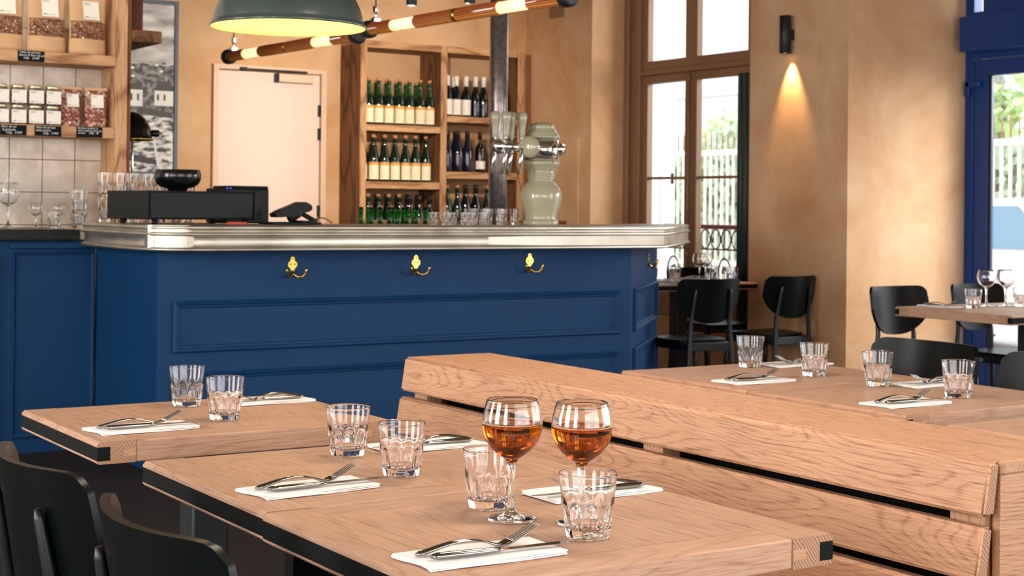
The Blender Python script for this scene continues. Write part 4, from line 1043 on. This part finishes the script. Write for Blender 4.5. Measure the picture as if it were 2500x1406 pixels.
hs(3.90, 1.965, .145, .11, .07); hs(3.70, 1.955, .11, .12, .05); hs(3.52, 1.98, .12, .10, .06); hs(3.34, 2.0, .13, .09, .05); hs(3.16, 1.97, .14, .12, .05)
for k in range(26):
    x = 3.16+random.random()*.82; z = 2.14+random.random()*.13; m.mi = 1+(k % 2); m.quad([(x, 10.9215-.0001*k, z), (x+.025, 10.9215-.0001*k, z), (x+.025, 10.9215-.0001*k, z+.016), (x, 10.9215-.0001*k, z+.016)])
m.mi = 2; m.quad([(3.78, 10.920, 1.90), (4.04, 10.920, 1.875), (4.04, 10.920, 1.915), (3.78, 10.920, 1.955)]); m.quad([(3.70, 10.920, 1.56), (3.93, 10.920, 1.53), (3.93, 10.920, 1.565), (3.72, 10.920, 1.61)]); m.quad([(3.80, 10.920, 1.70), (3.90, 10.920, 1.715), (4.0, 10.920, 1.675), (3.86, 10.920, 1.735)])
m.mi = 1; m.quad([(3.925, 10.919, 1.52), (3.945, 10.919, 1.52), (3.905, 10.919, 1.715), (3.89, 10.919, 1.715)])
m.build('print', ['photo', 'bw_light', 'bw_dark'], pf)
# desk-type lamp behind the post
dl = thing('brass_rim_lamp', 'black domed lamp with brass rim standing behind the wooden post', 'lamp', (2.985, 8.72, 1.112))
m = MB(); m.lathe([(0, .005), (.07, .005), (.075, .015), (.02, .025), (.008, .03), (.007, .52), (.012, .53), (0, .54)], 20); m.build('stem', 'chrome', dl)
m = MB(); m.lathe([(.118, .505), (.112, .512), (.108, .545), (.095, .59), (.07, .63), (.04, .655), (.015, .665), (0, .667)], 36, cap=False); m.lathe([(.02, -.03), (.022, .02), (0, .03)], 14, (.135, 0, .545), 0); m.build('shade', 'black_gloss', dl)
m = MB(); m.lathe([(.116, .500), (.121, .504), (.121, .510), (.116, .512)], 36, cap=False); m.build('rim', 'brass', dl)
m = MB(); m.box((-.25, -.22, -1.11), (.16, .25, -.004), .004); o = m.build('plinth_cabinet', 'blue', loc=(2.985, 8.72, 1.108)); tag(o, 'navy cupboard standing behind the tiled wall under the domed lamp', 'cupboard')

# ================================================================ ON THE BAR
cdw = thing('cash_drawer', 'wide black cash drawer on four short feet on the left end of the bar', 'cash drawer', (2.46, 6.95, 1.1505), R_(10))
m = MB(); m.box((0, .012, .022), (.62, .40, .158), .004); m.build('housing', 'black_plastic', cdw)
m = MB(); m.box((.012, 0, .028), (.575, .0115, .152), .004); m.build('drawer_front', 'black_plastic', cdw)
m = MB(); m.box((.582, -.002, .022), (.62, .0115, .160), .003); m.build('side_trim', 'black_plastic', cdw)
for x in (.06, .56):
    for y in (.05, .35): m = MB(); m.lathe([(.013, 0), (.015, .022)], 16, (x, y, 0)); m.build('foot', 'black_plastic', cdw)
pr = thing('receipt_printer', 'black receipt printer with two blue lights behind the right end of the cash drawer', 'printer', (3.13, 7.50, 1.1505), R_(8))
m = MB(); m.box((-.13, -.10, 0), (.13, .10, .178), .008, 3); m.box((-.09, -.095, .175), (.13, .10, .192), .008, 3); m.build('housing', 'black_plastic', pr)
m = MB(); m.box((-.118, -.097, .1775), (-.112, -.090, .1805)); m.box((-.098, -.097, .1775), (-.092, -.090, .1805)); m.build('led', 'blue_led', pr)
bw = thing('black_bowl', 'round black footed bowl standing on the cash drawer', 'bowl', (2.655, 7.10, 1.3090))
m = MB(); m.lathe([(0, .002), (.044, 0), (.046, .006), (.050, .012), (.078, .018), (.100, .034), (.111, .058), (.112, .078), (.107, .096), (.103, .102), (.099, .100), (.103, .082), (.100, .058), (.08, .035), (0, .028)], 48); m.build('vessel', 'black_gloss', bw)
ct = thing('card_terminal', 'black card payment terminal on its tilted stand beside the cash drawer', 'card reader', (3.215, 7.0, 1.1505))
m = MB(); m.box((-.14, -.08, 0), (.12, .10, .012), .004); m.prism([(.02, -.07), (.10, -.07), (.10, .07), (.02, .07)], .01, .02); m.tube([(-.02, 0, .024), (.04, 0, .06)], .02, 10); m.tube([(.13, 0, .014), (.055, 0, .05)], .012, 8); m.build('stand', 'black_plastic', ct)
m = MB()
sd = [(-.10, .035), (-.11, .052), (-.085, .066), (.03, .112), (.055, .112), (.085, .095), (.088, .078), (.075, .066), (-.02, .040)]
a = [m.bm.verts.new((x, -.04, z)) for x, z in sd]; b_ = [m.bm.verts.new((x, .04, z)) for x, z in sd]; m.bm.faces.new(a); m.bm.faces.new(list(reversed(b_)))
for i in range(len(sd)): j = (i+1) % len(sd); m.bm.faces.new((a[i], b_[i], b_[j], a[j]))
m.build('terminal', 'black_plastic', ct)
m = MB(); m.quad([(-.08, -.033, .0688), (-.08, .033, .0688), (.0, .033, .1008), (.0, -.033, .1008)]); m.build('screen', 'dark_metal', ct)
m = MB(); m.tube([(.10, .02, .01), (.16, .03, .035), (.2, .04, .03), (.24, .05, .008)], .003, 8); m.build('cable', 'black_plastic', ct)
ml = tag(MB().box((-.05, -.008, 0), (.05, .008, .012), .003).build('red_pen', 'red_plastic', loc=(2.93, 7.02, 1.1502)), 'short red and black marker lying under the cash drawer', 'pen')
HG = 'tall clear glasses stacked behind the cash drawer'
k = 0
for row, tier in ((0, 'bottom'), (1, 'top')):
    for i in range(7):
        place(TM, (2.45+.0775*i, 7.56-.012*(i % 2)+.012*i, 1.1505+row*.125), .2*i, 'tall glass of the %s tier behind the cash drawer, %s from the left' % (tier, ordn[i]), HG, (.80, .80, 1.27))
for i in range(6): place(TM, (4.09+i*.058, 7.09+(.0 if i % 2 else .035), 1.15), .3*i, 'short glass on the bar beside the green bottles, %s from the left' % ordn[i], 'short clear glasses standing on the bar', (.64, .64, .68))
for i in range(6): place(TM, (4.385+i*.047, 7.15+(.0 if i % 2 else .055), 1.15), .3*i, 'taller glass on the bar beside the beer tap, %s from the left' % ordn[i], 'taller clear glasses standing on the bar', (.66, .66, .90))
# beer tap
tp = thing('beer_tap', 'sage green ceramic beer tap column with chrome band and four levers on the bar', 'beer tap', (4.725, 7.05, 1.15))
m = MB(); m.lathe([(0, 0), (.094, 0), (.098, .004), (.099, .018), (.094, .026), (.088, .030), (.086, .040), (.088, .055), (.096, .085), (.108, .118), (.114, .150), (.113, .175), (.102, .205), (.083, .228), (.070, .243), (.068, .250), (.074, .254), (.074, .262), (.069, .266), (.076, .270), (.077, .280), (.070, .285), (.078, .305), (.092, .325), (.100, .334), (.102, .345), (.098, .350), (0, .350)], 56); m.build('column', 'celadon', tp)
m = MB(); m.lathe([(.096, .350), (.096, .478)], 64); m.build('chrome_band', 'chrome', tp)
m = MB(); m.lathe([(0, .478), (.100, .478), (.104, .484), (.100, .492), (.094, .496), (.094, .503), (.086, .512), (.080, .518), (.078, .526), (.071, .530), (.074, .536), (.073, .546), (.062, .556), (.04, .563), (0, .565)], 56); m.build('cap', 'celadon', tp)
dv = Vector((-1, -.12, 0)).normalized()
m = MB(); m.tube([Vector((0, 0, .425))+dv*.06, Vector((0, 0, .425))+dv*.30], .024, 20); m.lathe([(0, -.042), (.025, -.036), (.04, -.012), (.04, .012), (.025, .036), (0, .042)], 20, tuple(Vector((0, 0, .425))+dv*.305)); m.build('tap_rail', 'chrome', tp)
m = MB(); m.lathe([(0, 0), (.035, .002), (.047, .012), (.05, .028), (.046, .045), (.035, .055), (0, .058)], 32, (0, 0, 0)); kn = m.build('badge_boss', 'celadon', tp); kn.location = (-.098, -.050, .425); kn.rotation_mode = 'QUATERNION'; kn.rotation_quaternion = Vector((-.86, -.5, 0)).to_track_quat('Z', 'Y'); kn.scale = (1.22, 1.22, 1)
m = MB(); m.lathe([(0, -.02), (.035, -.02), (.037, 0), (.03, .03), (0, .032)], 24, (.10, -.02, .42), 0); m.build('side_cap', 'chrome', tp)
for i, (d_, dy) in enumerate(((.315, .02), (.268, -.02), (.20, .02), (.155, -.02))):
    c0 = Vector((0, 0, .425))+dv*d_+Vector((0, dy, 0))
    m = MB(); m.lathe([(.012, .02), (.010, .045), (.012, .05)], 16, tuple(c0), cap=True); m.tube([c0+Vector((0, -.01, -.01)), c0+Vector((-.012, -.015, -.05)), c0+Vector((-.035, -.02, -.15))], .010, 12, rad=[.014, .011, .010]); fc = m.build('faucet', 'chrome', tp)
    m = MB(); m.lathe([(0, .048), (.017, .048), (.019, .058), (.016, .065), (.018, .078), (.019, .10), (.022, .125), (.026, .15), (.027, .17), (.021, .186), (0, .191)], 24, tuple(c0)); m.build('lever', 'celadon_dark', fc)

# ================================================================ BOTTLES
def bottle_proto(name, body, cap, label, R=.0425, Hh=.36, style='cider', green_neck=False):
    t = thing(name, 'b', 'bottle'); k = Hh/.36
    m = MB(); pf_ = [(0, .004), (R*.8, 0), (R*.97, .004), (R, .012), (R, .155*k), (R*.97, .178*k), (R*.86, .205*k), (R*.66, .235*k), (R*.49, .265*k), (R*.42, .295*k), (R*.38, .325*k), (R*.44, .328*k), (R*.44, .340*k), (R*.36, .345*k), (0, .345*k)]
    if style == 'bordeaux': pf_ = [(0, .004), (R*.8, 0), (R*.97, .004), (R, .012), (R, .200*k), (R*.95, .218*k), (R*.7, .238*k), (R*.42, .252*k), (R*.36, .265*k), (R*.34, .33*k), (R*.38, .333*k), (R*.38, .348*k), (0, .35*k)]
    m.lathe(pf_, 24)
    if green_neck:
        for f_ in m.bm.faces:
            if f_.calc_center_median().z > .225*k: f_.material_index = 1
    m.build('body', [body, 'bottle_neck'] if green_neck else body, t)
    if cap:
        m = MB()
        if cap == 'cork': m.lathe([(0, .345*k), (R*.30, .345*k), (R*.30, .352*k), (R*.40, .354*k), (R*.38, .366*k), (0, .369*k)], 16)
        elif cap == 'dark_foil': m.lathe([(R*.47, .285*k), (R*.44, .325*k), (R*.47, .328*k), (R*.46, .352*k), (0, .354*k)], 16)
        else: m.lathe([(R*.50, .268*k), (R*.46, .30*k), (R*.45, .325*k), (R*.48, .328*k), (R*.47, .356*k), (0, .358*k)], 16)
        m.build('cork' if cap == 'cork' else 'foil', cap, t)
    if label:
        m = MB(); n = 14; z0, z1 = (.016*k, .150*k) if style == 'cider' else (.03*k, .10*k)
        def strip(a0, a1, r, za, zb):
            prev = None
            for i in range(n+1):
                a = a0+(a1-a0)*i/n; x, y = r*math.sin(a), -r*math.cos(a); cur = (m.bm.verts.new((x, y, za)), m.bm.verts.new((x, y, zb)))
                if prev: f_ = m.bm.faces.new((prev[0], cur[0], cur[1], prev[1])); f_.material_index = m.mi; f_.smooth = True
                prev = cur
        strip(-1.45, .85, R+.0004, z0, z1)
        if label == 'cream_label':
            m.mi = 1; strip(-1.45, .85, R+.0008, z1-.022*k, z1-.001*k); m.mi = 1; strip(-.55, -.40, R+.0009, z0+.03*k, z0+.045*k)
        m.build('label', [label, 'gold_band'], t)
    return t
BC = bottle_proto('cider_bottle', 'bottle_green', 'cork', 'cream_label', green_neck=True)
BD = bottle_proto('cider_bottle', 'bottle_green', 'cork', 'cream_label')
BW = bottle_proto('wine_bottle', 'bottle_black', 'white_foil', 'white_label', R=.040, Hh=.345)
BY = bottle_proto('wine_bottle', 'bottle_black', 'white_foil', None, R=.038, Hh=.335)
BB = bottle_proto('wine_bottle', 'bottle_blue', 'dark_foil', None, R=.044, Hh=.345)
BN = bottle_proto('wine_bottle', 'bottle_black', 'dark_foil', None, R=.042, Hh=.35)
BR = bottle_proto('wine_bottle', 'bottle_black', 'dark_foil', 'white_label', R=.042, Hh=.345, style='bordeaux')
BK = bottle_proto('wine_bottle', 'bottle_green', 'cork', None, R=.042, Hh=.35)
# shelf frame
ws = thing('wine_shelving', 'tall rough-wood wine shelving against the back wall, behind the beer tap', 'shelving', (0, 0, 0))
ZB = .952
for x0, x1 in ((5.425, 5.479), (6.140, 6.196), (6.866, 6.924)):
    m = MB(); m.box((x0, 10.60, ZB), (x1, 10.94, 2.524), .003); m.build('upright', 'rough_z', ws)
    m = MB(); a, b_ = ((x0-.002, x0) if x0 < 5.5 else (x0-.002, x0)); m.box((x0-.004, 10.604, ZB), (x0-.0005, 10.94, 2.50)); m.build('side_lining', 'walnut_z', ws)
m = MB(); m.box((5.480, 10.60, 2.470), (6.139, 10.94, 2.524), .003); m.build('top_board', 'rough_x', ws)
m = MB(); m.box((6.197, 10.60, 2.470), (6.861, 10.94, 2.524), .003); m.build('top_board', 'rough_x', ws)
LS = [(1.826, 1.878), (1.380, 1.436), (.952, .994)]; RS = [(1.919, 1.968), (1.469, 1.524), (1.02, 1.06)]
for a, b_ in LS: m = MB(); m.box((5.480, 10.60, a), (6.135, 10.94, b_), .003); m.build('shelf_board', 'rough_x', ws)
for a, b_ in RS: m = MB(); m.box((6.197, 10.60, a), (6.861, 10.94, b_), .003); m.build('shelf_board', 'rough_x', ws)
bcn = thing('back_counter', 'low wooden counter with raised front ledge under the wine shelving', 'counter', (0, 0, 0))
m = MB(); m.box((5.30, 10.30, 0), (7.168, 10.945, .95), .003); m.build('carcass', 'walnut_x', bcn)
m = MB(); m.box((5.30, 10.30, .951), (7.168, 10.34, 1.14), .004); m.build('ledge', 'walnut_x', bcn)
LC, RC = 'left', 'right'
def row(proto, xs, y, z, desc, group, sc=None):
    for i, x in enumerate(xs): place(proto, (x, y+random.uniform(-.004, .004), z+.0005), random.uniform(-.15, .15), desc % ordn[i], group, sc)
G1 = 'bottles in the upper left bay'; G2 = 'bottles in the middle left bay'; G3 = 'bottles in the lower left bay'
row(BC, [5.527+.0875*i+(.008 if i > 2 else 0)+(.008 if i > 4 else 0) for i in range(7)], 10.66, 1.878, 'cream-labelled green bottle, front row of upper left bay, %s from the left', G1)
row(BC, [5.57+.0883*i for i in range(6)], 10.785, 1.878, 'green bottle in the second row of upper left bay, %s from the left', G1, (1, 1, .97))
row(BD, [5.575+.0930*i for i in range(6)], 10.66, 1.436, 'cream-labelled dark bottle, front row of middle left bay, %s from the left', G2, (1, 1, .99))
row(BD, [5.54+.0930*i for i in range(6)], 10.76, 1.436, 'dark bottle in the second row of middle left bay, %s from the left', G2, (1, 1, .96))
row(BK, [5.53+.0915*i for i in range(4)], 10.66, .994, 'orange-corked green bottle in the lower left bay, %s from the left', G3, (1, 1, .96))
row(BN, [5.53+.0915*i for i in range(4, 7)], 10.66, .994, 'black-capped bottle, right half of lower left bay, %s from the left', G3, (1, 1, .98))
row(BN, [5.57+.0915*i for i in range(6)], 10.77, .994, 'bottle in the second row of the lower left bay, %s from the left', G3)
G4 = 'bottles in the upper right bay'; G5 = 'bottles in the middle right bay'; G6 = 'bottles in the lower right bay'
row(BW, [6.240, 6.325, 6.410], 10.67, 1.968, 'white-foiled, white-labelled bottle in the upper right bay, %s from the left', G4, (1, 1, .96))
row(BW, [6.365], 10.79, 1.968, 'white-foiled bottle behind the labelled ones in upper right bay, %s', G4, (1, 1, .96))
row(BY, [6.500, 6.580], 10.67, 1.968, 'unlabelled white-foiled bottle just left of the steel pipe, %s from the left', G4)
row(BN, [6.79], 10.68, 1.968, 'black bottle showing right of the steel pipe in upper right bay, %s', G4, (1, 1, .95))
row(BB, [6.245, 6.338, 6.431], 10.67, 1.524, 'blue-black bottle in the middle right bay, %s from the left', G5, (1, 1, .98))
row(BB, [6.385, 6.292], 10.79, 1.524, 'blue-black bottle in the second row of middle right bay, %s', G5, (1, 1, .98))
row(BR, [6.57, 6.72], 10.70, 1.524, 'white-labelled bottle beside the pipe in the middle right bay, %s from the left', G5, (1, 1, .98))
row(BK, [6.243, 6.333], 10.66, 1.06, 'corked bottle at the left of lower right bay, %s', G6, (1, 1, 1.0))
row(BN, [6.425, 6.520], 10.68, 1.06, 'tall black bottle in the middle of lower right bay, %s', G6, (1.1, 1.1, 1.06))
row(BK, [6.615, 6.705], 10.66, 1.06, 'corked bottle beside the pipe in lower right bay, %s', G6, (1, 1, 1.0))
# green beer bottles behind the bar
ub = thing('under_bar_shelf', 'steel work shelf behind the bar carrying the empty green bottles', 'shelf', (0, 0, 0))
m = MB(); m.box((3.2, 7.36, .90), (4.9, 7.80, .93), .003); m.build('top', 'dark_metal', ub)
for x in (3.25, 4.85):
    for y in (7.40, 7.76): m = MB(); m.box((x-.02, y-.02, 0), (x+.02, y+.02, .90)); m.build('leg', 'dark_metal', ub)
def beer():
    m = MB(); m.lathe([(0, .003), (.026, 0), (.031, .004), (.031, .165), (.028, .185), (.020, .215), (.0145, .24), (.0135, .285), (.0155, .288), (.0155, .297), (.0135, .30), (.0135, .310), (.0115, .310), (.0115, .285), (.0125, .24), (.018, .213), (.026, .183), (.0285, .16), (.0285, .01), (0, .009)], 24, cap=False)
    return m.build('beer_bottle', 'green_glass')
BE = tag(beer(), 'b', 'bottle')
for i, x in enumerate((3.90, 3.965, 4.02, 4.078, 4.13, 4.19, 4.25, 4.31)): place(BE, (x, 7.60, .9305), 0, 'open green bottle behind the bar, front row, %s from the left' % ordn[i], 'empty green bottles behind the bar', (.92, .92, 1.0))
for i, x in enumerate((4.0, 4.07, 4.15, 4.22, 4.29)): place(BE, (x, 7.70, .9305), 0, 'open green bottle behind the bar, second row, %s from the left' % ordn[i], 'empty green bottles behind the bar', (.92, .92, 1.0))
# steel pipe column
pc = thing('steel_pipe', 'old mottled steel pipe rising from floor to ceiling behind the bar', 'pipe', (5.167, 8.2, 0))
m = MB(); m.lathe([(.058, 0), (.058, H-.005)], 40); m.build('shaft', 'rust', pc)
m = MB(); m.lathe([(.085, 0), (.085, .02), (.06, .03)], 32); m.build('flange', 'rust', pc)

# ================================================================ LAMPS
pd = thing('enamel_pendant', 'large dark green enamel dome pendant with cream inside hanging top centre-left', 'pendant lamp', (2.089, 4.5985, 1.822))
m = MB(); m.lathe([(.250, 0), (.2535, .004), (.252, .009), (.244, .014), (.243, .022), (.239, .040), (.230, .068), (.214, .100), (.192, .132), (.160, .165), (.120, .192), (.085, .205), (.075, .215), (.072, .26), (.060, .275), (.03, .285), (.012, .30), (0, .301)], 72, cap=False); m.build('shade', 'green_enamel', pd)
m = MB(); m.lathe([(.2495, .0005), (.241, .013), (.239, .022), (.235, .040), (.226, .067), (.210, .098), (.188, .129), (.156, .161), (.116, .188), (.05, .20), (0, .201)], 72, cap=False); m.build('lining', 'cream_enamel', pd)
m = MB(); m.lathe([(0, .085), (.02, .088), (.032, .105), (.034, .122), (.024, .15), (.014, .17), (.014, .198), (0, .199)], 24); m.build('bulb', 'bulb', pd)
m = MB(); m.tube([(0, 0, .30), (0, 0, H-1.822-.02)], .004, 8); m.lathe([(.05, H-1.822-.03), (.05, H-1.822-.002)], 20); m.build('cord', 'black_plastic', pd)
lt = bpy.data.lights.new('pendant_light', 'POINT'); lt.energy = 6.5; lt.color = (1, .72, .36); lt.shadow_soft_size = .035
lo = bpy.data.objects.new('pendant_light', lt); COL.objects.link(lo); lo.location = (2.089, 4.5985, 1.87)
# two invented pendant copies, unseen above the frame, added to brighten tabletops and bench
used.add(pd.name)
for i, (x, y, z) in enumerate(((2.05, 1.55, 2.25), (2.2, 3.15, 2.25))):
    dup(pd, (x, y, z), 0, ('added unseen dark green pendant lighting the near end of the bench', 'added unseen dark green pendant lighting the far end of the bench')[i])
    lt2 = bpy.data.lights.new('pendant_light', 'AREA'); lt2.shape = 'DISK'; lt2.size = .42; lt2.energy = 17; lt2.color = (1, .84, .68)  # overhead fill light added inside each invented pendant
    l2 = bpy.data.objects.new('pendant_light', lt2); COL.objects.link(l2); l2.location = (x, y, z+.012)

def tube_light(p0, p1, label):
    p0, p1 = Vector(p0), Vector(p1); L = (p1-p0).length; d = p1-p0
    t = thing('tube_pendant', label, 'tube lamp', tuple(p0), math.atan2(d.y, d.x), 'copper tube pendants above the bar')
    R = .036
    segs = [(.0, .135, 'copper'), (.135, .27, 'glow'), (.27, .475, 'copper'), (.495, .705, 'copper'), (.705, .845, 'glow'), (.845, 1, 'copper')]
    for a, b_, kx in segs:
        m = MB(); n = 36
        if kx == 'copper': m.lathe([(R*.88, a*L), (R*.88, b_*L)], n, ax=0, rf=lambda r, h, th: r*(1+.07*(1 if (int(th/(2*PI)*n+.5) % 2) else -1)), smooth=False); m.build('ribbed_reflector', 'copper', t)
        else: m.lathe([(R*.80, a*L+.001), (R*.80, b_*L-.001)], 40, ax=0); m.build('light_source', 'lamp_glow', t)
    m = MB(); m.lathe([(R*.86, .475*L), (R*.95, .480*L), (R*.95, .490*L), (R*.86, .495*L)], 32, ax=0); m.build('centre_ring', 'brass', t)
    m = MB(); m.lathe([(R, 0), (R, L), (R*.95, L), (R*.95, 0), (R, 0)], 40, ax=0, cap=False); m.build('glass_tube', 'pane', t)
    for x0, x1 in ((-.05, .012), (L-.012, L+.05)):
        m = MB(); m.lathe([(0, x0), (R*.9, x0), (R*1.32, x0+.008), (R*1.36, x0+.03), (R*1.32, x1-.006), (R*1.0, x1), (0, x1)], 32, ax=0); m.build('end_cap', 'dark_metal', t)
    for x in (.05, L-.05):
        m = MB(); m.tube([(x, 0, R), (x, 0, R+.07)], .009, 10); m.box((x-.02, -.02, R*.9), (x+.02, .02, R+.02), .003); m.box((x-.016, -.01, R+.05), (x+.016, .01, R+.085), .003); c = m.build('bracket', 'chrome', t)
        m = MB(); m.tube([(x, 0, R+.08), (x, 0, H-p0.z-.002)], .0035, 8); m.build('cord', 'black_plastic', c)
    return t
tube_light((3.846, 7.404, 2.2), (3.962, 5.735, 2.2), 'nearer copper and glass tube lamp, right of the dome pendant')
tube_light((3.841, 9.349, 2.2), (3.927, 7.743, 2.2), 'farther copper and glass tube lamp, passing behind the dome pendant')
sc = thing('wall_sconce', 'small black cylinder downlight on the ochre pier right of the tall window', 'wall lamp', (7.105, 7.685, 2.296))
m = MB(); m.lathe([(.036, 0), (.039, .003), (.039, .249), (.036, .252), (0, .252)], 32, cap=False); m.lathe([(.036, 0), (.033, .03), (0, .03)], 32, cap=False); m.build('cylinder', 'dark_metal', sc)
m = MB(); m.box((.035, -.02, .09), (.0645, .02, .16), .002); m.build('wall_mount', 'dark_metal', sc)
m = MB(); m.lathe([(0, .006), (.028, .006), (.028, .009), (0, .009)], 20); m.build('lamp_lens', 'spot_glow', sc)
def spot(name, loc, target, power, ang, blend, col, size=.02):
    l = bpy.data.lights.new(name, 'SPOT'); l.energy = power; l.spot_size = math.radians(ang); l.spot_blend = blend; l.color = col; l.shadow_soft_size = size
    o = bpy.data.objects.new(name, l); COL.objects.link(o); o.location = loc; o.rotation_euler = (Vector(target)-Vector(loc)).to_track_quat('-Z', 'Y').to_euler(); return o
spot('sconce_light', (7.118, 7.685, 2.294), (7.20, 7.685, 1.7), 46, 56, .8, (1, .62, .28))
for i, (x, y, z, lab, tgt, pw_) in enumerate(((4.366, 7.893, 2.42, 'black cylindrical ceiling spotlight at the top edge, left one', (5.7, 10.7, 1.8), 240), (4.652, 7.709, 2.435, 'black cylindrical ceiling spotlight at the top edge, right one', (4.6, 10.9, 1.5), 150))):
    sp = thing('ceiling_spotlight', lab, 'spotlight', (x, y, z), 0, 'black spotlights hanging above the bar')
    m = MB(); m.lathe([(.03, 0), (.032, .004), (.032, .17), (.028, .175), (0, .175)], 28, cap=False); m.build('cylinder', 'dark_metal', sp)
    m = MB(); m.lathe([(0, .008), (.03, .008)], 20, cap=False); m.build('lamp_lens', 'spot_glow', sp)
    m = MB(); m.tube([(0, 0, .17), (0, 0, H-z-.002)], .008, 10); m.build('stem', 'dark_metal', sp)
    spot('spot_%d' % i, (x, y, z-.02), tgt, pw_, 70, .8, (1, .84, .66), .03)
# invented downlights, unseen above the frame, added to brighten the service area
for i, (x, y, tgt, pw_) in enumerate(((1.9, 6.9, (2.2, 8.4, 1.6), 90), (3.6, 9.3, (3.7, 10.95, 1.9), 70), (6.3, 9.3, (6.3, 10.7, 1.8), 60))):
    dn = thing('added_downlight', ('added unseen downlight above the staff counter', 'added unseen downlight above the harbour photograph', 'added unseen downlight above the wine shelving')[i], 'downlight', (x, y, H-.012))
    m = MB(); m.lathe([(.05, .0), (.055, .003), (.055, .0115)], 24, cap=False); m.build('ring', 'dark_metal', dn)
    m = MB(); m.lathe([(0, .006), (.05, .006)], 24, cap=False); m.build('lens', 'spot_glow', dn)
    spot('downlight_%d' % i, (x, y, H-.02), tgt, pw_, 80, .9, (1, .82, .6), .05)  # added fill spot for the back of the room, no known fixture
